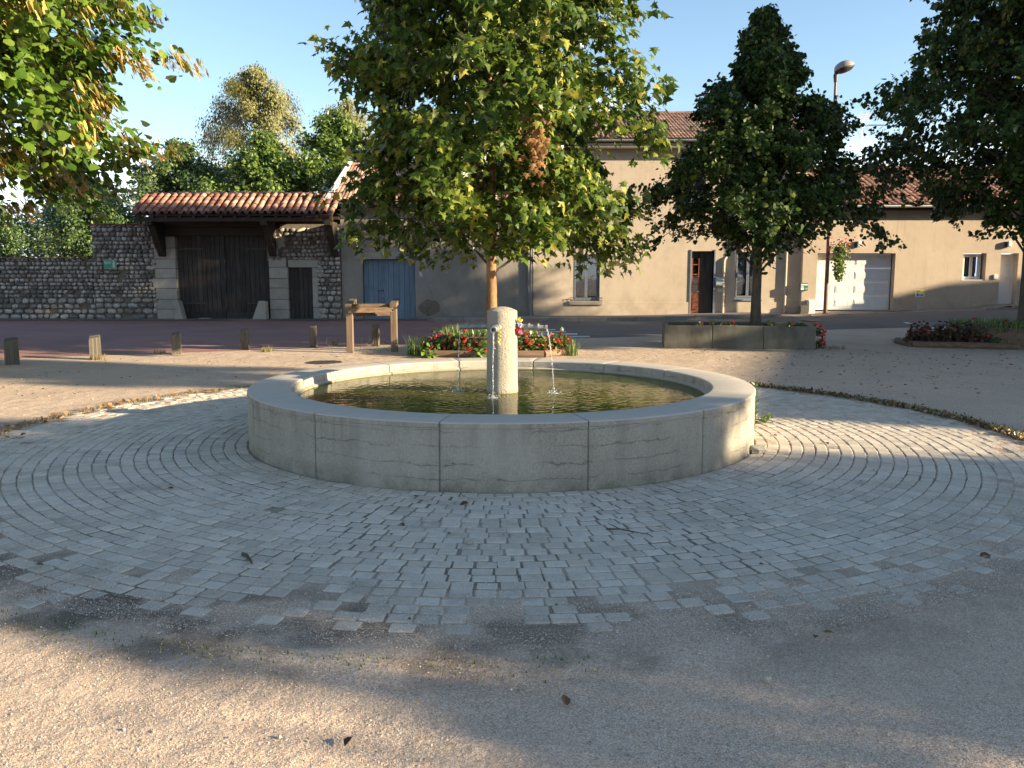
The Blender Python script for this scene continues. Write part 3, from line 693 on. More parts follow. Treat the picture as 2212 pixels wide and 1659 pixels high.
pts = [pf + Vector((.018, -.012, -.028)), pf + Vector((.015, -.02, -.09)), pf + Vector((.01, -.02, -.135)), pf + Vector((-.005, -.02, -.155)), pf + Vector((-.02, -.02, -.14))]; b.tube(pts, .002, 6)
tagp(b.build('ribbon', M['yellow'], smooth=True), 'curled yellow ribbon hanging from the front spout of the fountain', 'ribbon')

# ------------------------------------------------------------------ buildings
W = 31.0
def holed_wall(name, x0, x1, z0, z1, holes, yf, mat, parent, thick=.45, back=False, zb=None):
    """front wall with real openings and reveals; holes = (xa, xb, za, zb)"""
    X = sorted({x0, x1} | {h[0] for h in holes} | {h[1] for h in holes}); Z = sorted({z0, z1} | {h[2] for h in holes} | {h[3] for h in holes})
    b = MB()
    def inside(xa, xb, za, zb_): return any(h[0] <= (xa + xb) / 2 <= h[1] and h[2] <= (za + zb_) / 2 <= h[3] for h in holes)
    for i in range(len(X) - 1):
        for k in range(len(Z) - 1):
            if inside(X[i], X[i + 1], Z[k], Z[k + 1]): continue
            b.add([(X[i], yf, Z[k]), (X[i + 1], yf, Z[k]), (X[i + 1], yf, Z[k + 1]), (X[i], yf, Z[k + 1])], [(0, 1, 2, 3)])
    for xa, xb, za, zb_ in holes:
        y2 = yf + thick
        b.add([(xa, yf, za), (xa, yf, zb_), (xa, y2, zb_), (xa, y2, za)], [(0, 1, 2, 3)]); b.add([(xb, yf, za), (xb, yf, zb_), (xb, y2, zb_), (xb, y2, za)], [(3, 2, 1, 0)])
        b.add([(xa, yf, zb_), (xb, yf, zb_), (xb, y2, zb_), (xa, y2, zb_)], [(0, 1, 2, 3)]); b.add([(xa, yf, za), (xb, yf, za), (xb, y2, za), (xa, y2, za)], [(3, 2, 1, 0)])
    y2 = yf + thick
    b.add([(x0, yf, z0), (x0, yf, z1), (x0, y2 + 7, z1), (x0, y2 + 7, z0)], [(0, 1, 2, 3)]); b.add([(x1, yf, z0), (x1, yf, z1), (x1, y2 + 7, z1), (x1, y2 + 7, z0)], [(3, 2, 1, 0)])
    me_o = b
    import bmesh
    o = MB(); base = wloc(parent); me = bpy.data.meshes.new(name); me.from_pydata([(x - base.x, y - base.y, z - base.z) for x, y, z in b.v], [], b.f); me.materials.append(mat)
    return link(name, me, parent)
def roman_tile(wd, ln, h=.032, rolls=2, seg=10):
    V = []; n = seg + 1
    for j, (yy, zz) in enumerate(((0, .034), (ln * 1.12, 0), (0, .0))):
        for i in range(n):
            u = i / seg; V.append((-wd / 2 + wd * 1.01 * u, yy, zz + (h * abs(math.sin(u * math.pi * rolls)) if j < 2 else h * abs(math.sin(u * math.pi * rolls)) - .012)))
    F = [(i, i + 1, n + i + 1, n + i) for i in range(seg)] + [(2 * n + i, 2 * n + i + 1, i + 1, i) for i in range(seg)]
    return np.array(V), np.array(F)
def tiled_roof(house, x0, x1, ye, ze, yr, zr, mat, tw=.27, tl=.34, name='roof', rolls=2):
    sl = math.hypot(yr - ye, zr - ze); ang = math.atan2(zr - ze, yr - ye)
    b = MB(); b.prism([(ye + .02, ze - .10), (yr, zr - .10), (2 * yr - ye, ze - .10), (2 * yr - ye, ze - .04), (yr, zr - .04), (ye + .02, ze - .04)], 0, x0 + .03, x1 - .03)
    rf = b.build(name, M['beam'], house)
    nr = int(sl / tl); tl2 = sl / nr; nc = int((x1 - x0) / tw); tw2 = (x1 - x0) / nc; mats = []
    for r in range(nr):
        for c in range(nc):
            s = r * tl2; mats.append(m4((x0 + tw2 * (c + .5), ye + s * math.cos(ang) - .02, ze + s * math.sin(ang) + random.uniform(-.004, .004)), (ang, random.gauss(0, .008), random.gauss(0, .006))))
    pieces(rf, 'tile', [roman_tile(tw2, tl2, rolls=rolls)], mats, np.full(len(mats), .3), mat, limit=300, smooth=True, rest='tile_field')
    # far slope and ridge tiles
    b = MB(); b.add([(x0, yr, zr + .02), (x1, yr, zr + .02), (x1, 2 * yr - ye, ze), (x0, 2 * yr - ye, ze)], [(0, 1, 2, 3)]); b.build('rear_slope', mat, rf)
    b = MB(); seg = 8; vs = []; fs = []
    for j, xx in enumerate((0, .40)):
        for i in range(seg + 1):
            t = math.pi * i / seg; r = .11 - .012 * j; vs.append((xx, -r * math.cos(t), r * math.sin(t) * .8))
    fs = [(i, i + 1, seg + 2 + i, seg + 1 + i) for i in range(seg)]; nn = int((x1 - x0) / .38)
    pieces(rf, 'ridge_tile', [(np.array(vs), np.array(fs))], [m4((x0 + .38 * i, yr, zr + .0), (0, -.03, 0)) for i in range(nn)], np.full(nn, .3), mat)
    return rf
def half_gutter(parent, x0, x1, y, z, mat, r=.07):
    b = MB(); seg = 8; vs = []
    for xx in (x0, x1):
        for rr_ in (r, r - .008):
            for i in range(seg + 1):
                t = math.pi + math.pi * i / seg; vs.append((xx, y + rr_ * math.cos(t), z + rr_ * math.sin(t)))
    n = seg + 1; fs = [(i, i + 1, 2 * n + i + 1, 2 * n + i) for i in range(seg)] + [(n + i + 1, n + i, 3 * n + i, 3 * n + i + 1) for i in range(seg)] + [(0, n, 3 * n, 2 * n), (seg, n + seg, 3 * n + seg, 2 * n + seg)]
    b.add(vs, fs)
    x = x0 + .4
    while x < x1: b.box(x - .015, x + .015, y - r - .006, y + r + .02, z - .012, z + .006); x += 1.1
    return b.build('gutter', mat, parent)
def pane_window(parent, x0, x1, z0, z1, y, fm, sash=2, lace=True, name='window', fw=.06, bar=None):
    b = MB(); b.box(x0, x1, y, y + .07, z0, z0 + fw, .004); b.box(x0, x1, y, y + .07, z1 - fw, z1, .004); b.box(x0, x0 + fw, y + .002, y + .068, z0 + fw, z1 - fw); b.box(x1 - fw, x1, y + .002, y + .068, z0 + fw, z1 - fw)
    wn = b.build(name, fm, parent)
    iw = (x1 - x0 - 2 * fw) / sash
    for k in range(sash):
        a = x0 + fw + iw * k; s = .05; b = MB(); c = a + iw; q = .004
        b.box(a + q, c - q, y - .012, y + .05, z0 + fw + q, z0 + fw + s + .02, .003); b.box(a + q, c - q, y - .012, y + .05, z1 - fw - s, z1 - fw - q, .003); b.box(a + q, a + s, y - .010, y + .048, z0 + fw + s + .02, z1 - fw - s); b.box(c - s, c - q, y - .010, y + .048, z0 + fw + s + .02, z1 - fw - s)
        if bar:
            for t in bar: zz = z0 + (z1 - z0) * t; b.box(a + s, c - s, y, y + .03, zz - .012, zz + .012)
        b.build('sash', fm, wn)
        b = MB(); b.box(a + s, c - s, y + .015, y + .021, z0 + fw + s + .02, z1 - fw - s); b.build('pane', M['glass'], wn)
        if lace:
            b = MB(); nn = 24; vs = []; zb = z0 + fw + .10 + .05 * k
            for i in range(nn + 1):
                xx = a + s + (iw - 2 * s) * i / nn; yy = y + .13 + .02 * math.sin(i * 1.3); vs += [(xx, yy, z1 - fw), (xx, yy, zb + .05 + .025 * math.sin(i * 1.3))]
            b.add(vs, [(2 * i, 2 * i + 1, 2 * i + 3, 2 * i + 2) for i in range(nn)]); b.build('curtain', M['lace'], wn)
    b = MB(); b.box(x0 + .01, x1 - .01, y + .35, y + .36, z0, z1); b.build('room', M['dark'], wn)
    return wn
def board_leaf(parent, x0, x1, z0, z1, y, n, mat, name, jit=.006, pname='plank', t=.035):
    lf = bpy.data.objects.new(name, None); COL.objects.link(lf); lf.parent = parent; pb = wloc(parent); lf.location = Vector(((x0 + x1) / 2, y, z0)) - pb
    wd = (x1 - x0) / n
    for k in range(n):
        b = MB(); dy = random.uniform(0, jit); b.tt = random.random(); b.box(x0 + wd * k + .005, x0 + wd * (k + 1) - .005, y + dy, y + t + dy, z0 + random.uniform(0, .012), z1, .004); b.build(pname, mat, lf)
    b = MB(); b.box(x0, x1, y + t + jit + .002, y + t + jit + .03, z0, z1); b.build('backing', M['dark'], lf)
    return lf

# ---- gatehouse with its cobble walls, dark double gate and small door
GY = 30.9
gt = root('gatehouse', (-9.6, GY, 0), 'old walled gateway with cobble walls, huge dark timber gate and clay canal tile roof', 'gateway')
def cobble_field(parent, areas, yf, limit=300):
    mats = []; sz = []
    for (x0, x1, zb, zt, skip) in areas:
        z = zb
        while z < zt - .05:
            big = z < .75 and random.random() < .8
            rh = random.uniform(.17, .24) if big else random.uniform(.12, .175)
            rh = min(rh, zt - z); x = x0 + random.uniform(-.03, .03); tilt = random.choice((-1, 1)) * random.uniform(0, .5) * (0 if big else 1)
            while x < x1 - .04:
                ww = random.uniform(.18, .42) if big else random.uniform(.12, .25)
                if random.random() < .05: ww *= 1.5
                ww = min(ww, x1 - x + .01)
                cx = x + ww / 2; cz = z + rh / 2
                if not skip or not skip(cx, cz):
                    if random.random() > .04:
                        mats.append(m4((cx, yf + random.uniform(-.012, .02), cz), (random.gauss(0, .15), tilt * .6 + random.gauss(0, .12), random.gauss(0, .12)), (ww * .46, .075, rh * .455))); sz.append(max(ww, rh))
                x += ww
            z += rh
    pieces(parent, 'stone', STONES, mats, np.array(sz), M['cobble'], limit=limit, rest='cobbles', smooth=True)
GX0, GX1 = -15.05, -6.17
# mortar cores
b = MB(); b.box(GX0, -12.75, GY + .03, GY + .45, -.2, 3.36)
b.build('wall_core', M['mortar'], gt); b = MB(); b.box(-7.05, GX1, GY + .03, GY + .45, -.2, 3.4); b.box(-8.05, -7.04, GY + .032, GY + .448, 2.17, 3.4); b.box(-8.8, -8.04, GY + .031, GY + .447, 2.1, 3.4)
b.build('wall_core', M['mortar'], gt)
cobble_field(gt, [(GX0, -12.78, .0, 3.36, lambda x, z: x > -12.95 and random.random() < .3), (-7.02, GX1, 0, 3.3, None), (-8.6, -7.02, 2.12, 3.3, None)], GY)
b = MB(); 
for i in range(8): b.box(GX0 + .29 * i - .02, GX0 + .29 * i + .26, GY - .05, GY + .5, 3.36 + .01 * (i % 3), 3.41 + .01 * (i % 3), .012)
b.build('wall_cap', M['tile_old'], gt)
def ashlar(x0, x1, z0, z1, yf=GY - .03):
    b = MB(); b.tt = random.random(); b.box(x0 + .006, x1 - .006, yf + random.uniform(0, .01), GY + .44, z0 + .006, z1 - .006, .014); b.build('ashlar_block', M['ashlar'], gt)
z = -.05
for i in range(8):
    h = random.uniform(.34, .42); e = -12.84 - (.10 if i % 2 else 0) ; ashlar(e, -12.07, z, z + h); z += h
z = -.05; k = 0
while z < 2.9:
    h = random.uniform(.33, .42)
    ashlar(-8.74, -8.06 if z < 1.75 else -8.35 + .25 * (k % 2), z, z + h); z += h; k += 1
ashlar(-8.05, -6.85, 1.86, 2.14); ashlar(-7.19, -6.78, 1.52, 1.86); ashlar(-7.19, -6.98, .42, 1.52); ashlar(-7.19, -6.74, -.05, .42)
b = MB(); b.box(-12.84, -12.08, GY + .06, GY + .40, -.2, 2.98); b.build('wall_core', M['mortar'], gt)
b = MB(); b.box(-8.72, -8.07, GY + .06, GY + .40, -.2, 2.98); b.build('wall_core', M['mortar'], gt)
b = MB(); b.box(-8.06, -6.86, GY + .07, GY + .39, 1.88, 2.16); b.box(-7.18, -6.80, GY + .075, GY + .385, -.2, 1.875); b.build('wall_core', M['mortar'], gt, kind='stuff')
b = MB(); b.box(-12.9, GX1, GY + .25, GY + .4, 3.2, 4.2); b.build('rear_boards', M['beam'], gt)
# the gate: two leaves of planks with bottom rails
g1 = board_leaf(gt, -12.02, -10.36, .0, 3.15, GY + .12, 10, M['oldwood'], 'gate_leaf'); g2 = board_leaf(gt, -10.34, -8.76, .0, 3.15, GY + .13, 9, M['oldwood'], 'gate_leaf')
for lf, xa, xb in ((g1, -12.0, -10.38), (g2, -10.32, -8.78)):
    b = MB(); b.tt = .7; b.box(xa, xb, GY + .09, GY + .118, .02, .26, .006); b.build('bottom_rail', M['oldwood'], lf)
b = MB(); b.box(-10.39, -10.33, GY + .07, GY + .13, .3, 3.1, .008); b.build('cover_strip', M['oldwood'], g1)
b = MB(); b.tube([(-10.25, GY + .08, 1.15), (-10.25, GY + .05, 1.12), (-10.25, GY + .05, 1.02), (-10.25, GY + .08, 1.0)], .012, 6); b.build('handle', M['darkmetal'], g2)
for lf, xa, xb in ((g1, -12.0, -11.1), (g2, -9.6, -8.78)):
    for zz in (.55, 2.5): b = MB(); b.box(xa, xb, GY + .095, GY + .119, zz, zz + .06, .004); b.build('strap_hinge', M['darkmetal'], lf)
sdoor = board_leaf(gt, -8.03, -7.21, .02, 1.875, GY + .10, 5, M['oldwood'], 'small_door')
b = MB(); b.box(-8.3, -6.7, GY - .22, GY + .3, -.12, .03, .01); b.build('door_step', M['kerb'], gt)
b = MB(); b.box(-11.3, -10.9, GY - .2, GY + .1, -.1, .06, .02); b.build('threshold_stone', M['kerb'], gt)
# leaning guard stones either side of the gate
for xa, xb, sgn in ((-12.05, -11.72, 1), (-8.78, -9.32, -1)):
    b = MB(); w0 = abs(xb - xa); y0, y1 = GY - .42, GY - .06
    b.prism([(xa, -.1), (xb, -.1), (xa + sgn * w0 * .62, .45), (xa + sgn * w0 * .45, .68), (xa + sgn * .02, .66)], 1, y0, y1); b.build('guard_stone', M['ashlar'], gt)
# timber: lintel, plate, brackets, rafters
b = MB(); b.box(-12.95, -8.2, GY - .05, GY + .35, 2.98, 3.28, .02); b.build('lintel_beam', M['beam'], gt)
b = MB(); b.box(-12.95, GX1, 29.75, 29.9, 3.42, 3.58, .015); b.build('eaves_beam', M['beam'], gt)
b = MB(); b.box(-12.9, GX1, GY + .0, GY + .2, 3.55, 3.8, .015); b.build('wall_plate', M['beam'], gt)
b = MB(); b.box(-12.6, -8.3, GY + .02, GY + .1, 3.28, 4.0); b.build('gable_boards', M['beam'], gt)
for x in (-12.5, -8.55, -6.35):
    b = MB(); b.prism([(GY - .03, 2.25), (GY - .16, 2.25), (GY - .95, 3.28), (29.72, 3.3), (29.72, 3.44), (GY - .03, 3.44)], 0, x - .11, x + .11); b.build('bracket', M['beam'], gt)
EY, EZ, RY, RZ = 29.62, 3.66, 31.02, 4.40
ang = math.atan2(RZ - EZ, RY - EY)
for i in range(15):
    x = -12.8 + i * .47; b = MB(); b.prism([(EY + .05, EZ - .14), (RY, RZ - .14), (RY + 1.3, EZ - .14), (RY + 1.3, EZ - .06), (RY, RZ - .045), (EY + .05, EZ - .045)], 0, x - .04, x + .04); b.build('rafter', M['beam'], gt)
b = MB(); b.prism([(EY + .03, EZ - .042), (RY, RZ - .042), (RY + 1.35, EZ - .042), (RY + 1.35, EZ - .02), (RY, RZ - .02), (EY + .03, EZ - .02)], 0, -12.93, GX1 - .04); roofg = b.build('roof', M['beam'], gt)
def canal(r0, r1, ln, up=1, seg=7):
    V = []; 
    for (yy, r, zz) in ((0, r0, .012), (ln, r1, 0)):
        for rr2 in (r, r - .014):
            for i in range(seg + 1): t = math.pi * i / seg; V.append((-rr2 * math.cos(t), yy, up * rr2 * math.sin(t) * .85 + zz))
    n = seg + 1; F = [(i, i + 1, 2 * n + i + 1, 2 * n + i) for i in range(seg)] + [(n + i, n + i + 1, i + 1, i) for i in range(seg)]
    return np.array(V), np.array(F)
mc = []; mp_ = []; nC = 27; step = (GX1 + .0 - (-12.98)) / nC; L5 = math.hypot(RY - EY, RZ - EZ) / 5
for c in range(nC + 1):
    for r in range(5):
        s = r * L5 - .03; x = -12.98 + step * c + random.gauss(0, .008)
        loc = (x, EY + s * math.cos(ang), EZ + s * math.sin(ang) + .052 + random.uniform(-.006, .01))
        mc.append(m4(loc, (ang, random.gauss(0, .02), random.gauss(0, .03))))
        if c < nC: mp_.append(m4((x + step / 2, EY + s * math.cos(ang) + .02, EZ + s * math.sin(ang) + .085), (ang, 0, random.gauss(0, .015))))
pieces(roofg, 'tile', [canal(.098, .08, L5 * 1.16)], mc, np.full(len(mc), .3), M['tile_old'])
pieces(roofg, 'pan_tile', [canal(.09, .1, L5 * 1.12, -1)], mp_, np.full(len(mp_), .2), M['tile_old'])
rv = canal(.095, .085, .42); rvV = rv[0][:, [1, 0, 2]]
pieces(roofg, 'ridge_tile', [(rvV, rv[1])], [m4((-12.95 + .36 * i, RY, RZ + .045 + random.uniform(-.01, .02)), (0, random.gauss(0, .03), random.gauss(0, .03))) for i in range(19)], np.full(19, .3), M['tile_old'])
b = MB(); b.add([(-12.95, RY, RZ + .03), (GX1, RY, RZ + .03), (GX1, RY + 1.4, EZ), (-12.95, RY + 1.4, EZ)], [(0, 1, 2, 3)]); b.build('rear_slope', M['tile_old'], roofg)

# ---- low cobble wall running off to the left
lw = root('cobble_wall', (-19, 31, 0), 'low courtyard wall of river cobbles in courses, capped with flat clay tiles, left of the gateway', 'wall')
b = MB(); b.box(-34, GX0 - .002, W + .03, W + .42, -.2, 2.17); b.build('wall_core', M['mortar'], lw)
cobble_field(lw, [(-34, GX0 - .02, 0, 2.17, None)], W)
cap = [m4((-34 + .27 * i, W + .2, 2.19 + random.uniform(0, .015)), (0, random.gauss(0, .02), random.gauss(0, .02)), (.265, .56, .035)) for i in range(70)]
pieces(lw, 'cap_tile', [box_piece(.5, .5, .5, .06)], cap, np.full(70, .3), M['tile_old'], smooth=False)
cap = [m4((-15.35 - .0, W + .2, 2.2), (0, 0, 0), (.1, .1, .1))]
# walking route sign: green board, white arrow and walker
xa, za = at(223, 562, 30.8); xb, zb = at(252, 580, 30.8)
sg = root('route_sign', (xa, 30.8, zb), 'small faded green footpath sign with a white arrow and walker on the cobble wall', 'sign')
b = MB(); b.box(xa, xb, 30.8, 30.815, zb, za, .004); b.build('board', M['signgreen'], sg)
b = MB(); ww, hh = xb - xa, za - zb
def q(u, v): return (xa + u * ww, zb + v * hh)
b.prism([q(.06, .70), q(.17, .92), q(.17, .84), q(.60, .84), q(.60, .56), q(.17, .56), q(.17, .48)], 1, 30.793, 30.7985); b.build('arrow', M['signpale'], sg)
b = MB(); b.prism([q(.70, .55), q(.74, .85), q(.86, .84), q(.88, .60), q(.86, .30), q(.90, .08), q(.83, .08), q(.79, .30), q(.75, .08), q(.69, .08), q(.73, .32)], 1, 30.792, 30.7985)
b.lathe([(.002, -.03), (.028, 0), (.002, .03)], (q(.79, .92)[0], 30.795, q(.79, .92)[1]), 10); b.build('walker_figure', M['signpale'], sg)
b = MB()
for v in (.28, .18): b.prism([q(.25, v - .025), q(.58, v - .025), q(.58, v + .025), q(.25, v + .025)], 1, 30.794, 30.7985)
for v in (.75, .65): b.prism([q(.22, v - .02), q(.57, v - .02), q(.57, v + .02), q(.22, v + .02)], 1, 30.7895, 30.7925)
b.build('text_line', M['signgreen'], sg)
b = MB(); b.box(xa - .01, xb + .01, 30.803, 30.818, zb - .012, zb - .001); b.box(xa - .01, xb + .01, 30.803, 30.818, za + .001, za + .012); b.build('edge_strip', M['signpale'], sg)

def text_obj(s, x, z, y, size, mat, parent, name='lettering', bold=0):
    cu = bpy.data.curves.new(name, 'FONT'); cu.body = s; cu.size = size; cu.extrude = .002; cu.offset = bold; cu.align_x = 'LEFT'
    o = bpy.data.objects.new('tmp_text', cu); COL.objects.link(o); dg = bpy.context.evaluated_depsgraph_get(); me = bpy.data.meshes.new_from_object(o.evaluated_get(dg)); bpy.data.objects.remove(o); bpy.data.curves.remove(cu)
    me.materials.clear(); me.materials.append(mat); p = link(name, me, parent); base = wloc(parent); p.location = Vector((x, y, z)) - base; p.rotation_euler = (R(90), 0, 0); return p

# ---- house 1: low grey rendered house with the blue double door
H1 = root('grey_house', (-2.7, W, 0), 'low house with rough grey render, pale clay roof and blue double doors', 'house')
hx0, hx1 = -6.15, .62
bx0, bx1, bz1 = -5.40, -3.50, 2.16
holed_wall('wall', hx0, hx1, -.3, 4.05, [(bx0, bx1, -.05, bz1)], W, M['greyrender'], H1, .3)
tiled_roof(H1, hx0 - .25, hx1 + .3, 30.55, 4.18, 35, 5.98, M['tile_h1'], .26, .34)
half_gutter(H1, hx0 - .2, hx1, 30.50, 4.12, M['darkpipe'])
b = MB(); b.box(hx0 - .2, hx1, 30.58, W - .003, 3.98, 4.04); b.build('soffit', M['beam'], H1)
b = MB(); b.prism([(30.5, 4.14), (35, 5.94), (35, 6.12), (30.5, 4.32)], 0, hx0 - .40, hx0 - .255); b.build('verge_board', M['white'], H1)
bd = bpy.data.objects.new('double_door', None); COL.objects.link(bd); bd.parent = H1; bd.location = Vector((-4.45, W, 0)) - H1.location
mid = -4.68
for xa, xb, nn in ((bx0 + .02, mid - .004, 4), (mid + .004, bx1 - .02, 6)):
    wd = (xb - xa) / nn
    for k in range(nn):
        b = MB(); b.tt = random.random(); b.box(xa + wd * k + .004, xa + wd * (k + 1) - .004, W + .16 + random.uniform(0, .004), W + .20, .0, bz1 - .03, .005); b.build('board', M['blue'], bd)
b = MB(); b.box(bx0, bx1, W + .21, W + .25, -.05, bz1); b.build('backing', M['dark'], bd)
b = MB(); b.box(mid - .02, mid + .03, W + .135, W + .158, .0, bz1 - .05, .005); b.build('cover_strip', M['blue'], bd)
b = MB(); b.box(mid - .2, mid - .0, W + .12, W + .134, 1.02, 1.045); b.box(mid - .01, mid + .012, W + .11, W + .134, .98, 1.09); b.box(mid - .05, mid - .02, W + .12, W + .134, .72, .78); b.build('latch', M['darkmetal'], bd)
b = MB(); vs = []; nn = 12
for i in range(nn + 1):
    u = i / nn; x = bx0 - .25 + (bx1 - bx0 + .45) * u; vs += [(x, bz1 + .17 + .10 * math.sin(math.pi * u))]
poly = [(bx0 - .25, bz1 + .001), (bx1 + .2, bz1 + .001)] + vs[::-1]
b.prism(poly, 1, W - .025, W + .1); b.build('lintel', M['ashlar'], H1)
b = MB(); b.box(bx0 - .05, bx1 + .05, W - .12, W + .15, -.1, .01, .01); b.build('threshold', M['kerb'], H1)
b = MB(); b.add([(x, W - .006, z) for x, z in ((-3.0 + .38 * math.cos(t * .45) * (1 + .12 * math.sin(t * 2)), .42 + .30 * math.sin(t * .45) * (1 + .1 * math.cos(t * 3))) for t in range(14))], [tuple(range(14))]); b.build('cement_patch', M['mortar'], H1)
b.v = b.v

# ---- house 2: taller beige house
H2 = root('beige_house', (5.5, W, 0), 'two storey house with warm beige render, grey blue windows and brown tile roof', 'house')
ax0, ax1 = .63, 10.55
w1 = (2.2, 3.17, .66, 2.33); d28x0, d28x1 = at(1493, 600, W)[0], at(1541, 600, W)[0]; w2 = (8.05, 9.02, .72, 2.42)
ups = [(2.28, 3.2, 4.05, 5.45), (6.0, 6.92, 4.05, 5.45), (8.6, 9.5, 4.05, 5.45)]
holed_wall('wall', ax0, ax1, -.3, 6.15, [w1, (d28x0, d28x1, .14, 2.45), w2] + ups, W, M['beige'], H2, .25)
b = MB(); pz = at(1400, 645, W)[1]
segs = [(ax0, d28x0 - .02), (d28x1 + .02, ax1)]
for sa, sb in segs: b.box(sa, sb, W - .022, W - .002, -.2, min(pz, .62), .004)
b.build('plinth', M['beige'], H2)
tiled_roof(H2, ax0 - .55, ax1 + .35, 30.45, 6.32, 35, 7.98, M['tile_h2'], .26, .34)
half_gutter(H2, ax0 - .5, ax1 + .3, 30.40, 6.27, M['zinc'])
b = MB(); b.box(ax0 - .3, ax1 + .1, 30.55, W - .003, 6.02, 6.16, .01); b.build('cornice', M['tan'], H2)
pane_window(H2, *w1, W + .10, M['bluegrey'], bar=None); pane_window(H2, *w2, W + .10, M['bluegrey'])
for u in ups: pane_window(H2, *u, W + .12, M['bluegrey'])
for (xa, xb, za, zb), sl in ((w1, 1), (w2, 0)):
    b = MB(); b.box(xa - .14, xb + .12, W - .09, W + .12, za - .14, za - .004, .01); 
    if sl: b.build('window_sill', M['ashlar'], H2)
    else:
        b = MB(); b.box(xa - .03, xb + .03, W - .05, W + .12, za - .06, za - .004, .006); b.build('window_sill', M['bluegrey'], H2)
for (xa, xb, za, zb) in ups: b = MB(); b.box(xa - .08, xb + .08, W - .06, W + .12, za - .09, za - .004, .01); b.build('window_sill', M['ashlar'], H2)
b = MB(); xa, xb, za, _ = w1; b.tube([(xa - .1, W - .08, za + .12), (xb + .1, W - .08, za + .12)], .010, 6); b.tube([(xa - .1, W - .08, za + .02), (xb + .1, W - .08, za + .02)], .008, 6)
for i in range(9): x = xa - .08 + (xb - xa + .16) * i / 8; b.tube([(x, W - .08, za + .02), (x, W - .08, za + .12)], .006, 5)
for x in (xa - .09, xb + .09): b.tube([(x, W - .08, za + .1), (x, W + .02, za + .1)], .008, 5)
b.build('window_rail', M['darkmetal'], H2)
# front door, number 28: left leaf standing open, dark hall
dr = bpy.data.objects.new('front_door', None); COL.objects.link(dr); dr.parent = H2; dr.location = Vector((d28x0, W, .1)) - H2.location
b = MB(); b.box(d28x0 - .06, d28x0 + .0, W - .03, W + .2, .12, 2.5, .006); b.box(d28x1 - .0, d28x1 + .06, W - .03, W + .2, .12, 2.5, .006); b.build('frame', M['bluegrey'], dr)
b = MB(); xm = d28x0 + .02; xq = d28x0 + .34
b.box(xm, xq, W + .12, W + .17, .20, .95, .01); b.box(xm + .06, xq - .05, W + .105, W + .121, .34, .82, .012); b.box(xm, xm + .06, W + .12, W + .17, .95, 2.2); b.box(xq - .06, xq, W + .12, W + .17, .95, 2.2)
for zz in (1.25, 1.6, 1.95): b.box(xm + .06, xq - .06, W + .13, W + .16, zz, zz + .04)
b.build('door_leaf', M['brown_door'], dr)
b = MB(); b.box(xm + .06, xq - .06, W + .142, W + .148, .95, 2.2); b.build('pane', M['glass'], dr)
b = MB(); b.box(xq + .01, d28x1 - .01, W + .11, W + .16, .18, 2.42, .01); b.build('dark_leaf', M['oldwood'], dr)
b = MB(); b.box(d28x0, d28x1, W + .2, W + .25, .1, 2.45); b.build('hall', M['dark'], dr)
b = MB(); b.tube([(xq - .03, W + .12, 1.0), (xq - .03, W + .07, 1.0), (xq - .1, W + .07, 1.0)], .01, 6); b.build('handle', M['aluminium'], dr)
b = MB(); b.box(d28x0 - .1, d28x1 + .1, W - .1, W + .1, .0, .17, .01); b.build('step', M['kerb'], H2)
def downpipe(parent, px, z0, z1, y, mat, r=.045, bend=None):
    x = at(px, 600, y)[0]; b = MB(); pts = [(x, y, z0), (x, y, z1)]
    if bend: pts += [(x + bend * .4, y + .02, z1 + .08), (x + bend, y + .09, z1 + .16)]
    b.tube(pts, r, 10)
    for z in np.arange(z0 + .6, z1, 1.3): b.tube([(x, y, z), (x, y, z + .04)], r + .008, 10)
    return b.build('downpipe', mat, parent, smooth=True)
downpipe(H2, 1141, .1, 6.1, W - .06, M['darkpipe']); downpipe(H2, 1151, .1, 6.1, W - .05, M['darkpipe'], .03)
downpipe(H2, 1563, .16, 2.1, W - .06, M['pipebeige'], .05, .12); downpipe(H2, 1697, .2, 6.1, W - .06, M['pipebeige'], .045)
# letter box and house number
xa, za = at(1547, 599, W - .14); xb, zb = at(1563, 617, W - .14)
mb = root('letter_box', (xa, W - .14, zb), 'grey blue letter box mounted beside the front door of the beige house', 'letter box')
b = MB(); b.box(xa, xb, W - .16, W - .004, zb, za, .012); b.build('box', M['boxblue'], mb); b = MB(); b.box(xa + .03, xb - .02, W - .168, W - .161, za - .09, za - .05); b.build('flap', M['white'], mb)
xt, zt = at(1549, 630, W); nb = root('house_number', (xt, W, zt), 'small white house number 28 below the letter box', 'house number')
b = MB(); b.box(xt - .01, xt + .19, W - .009, W - .003, zt - .02, zt + .13); b.build('plate', M['pipebeige'], nb); text_obj('28', xt + .01, zt, W - .012, .16, M['white'], nb, bold=.003)

# ---- house 3: the low tan house with the garage
W3 = 30.8
H3 = root('garage_house', (17, W3, 0), 'low house with smooth tan render, white garage door and red brown tile roof', 'house')
cx0 = at(1733, 600, W3)[0]; cx1 = 27.
gx0, gx1 = at(1764, 600, W3)[0], at(1932, 600, W3)[0]; gzt = at(1932, 547, W3)[1]; gz0 = at(1850, 670, W3)[1]
nx0, nx1 = at(2080, 570, W3)[0], at(2130, 570, W3)[0]; nz1, nz0 = at(2100, 547, W3)[1], at(2100, 606, W3)[1]
wx0, wx1 = at(2159, 600, W3)[0], at(2197, 600, W3)[0]; wz1, wz0 = at(2180, 547, W3)[1], at(2180, 661, W3)[1]
holed_wall('wall', cx0, cx1, -.2, 3.98, [(gx0, gx1, gz0 - .05, gzt), (nx0, nx1, nz0, nz1), (wx0, wx1, wz0, wz1)], W3, M['tan'], H3, .36)
tiled_roof(H3, cx0 - .05, cx1 + .3, 30.42, 4.06, 35, 5.86, M['tile_h3'], .22, .33, rolls=1)
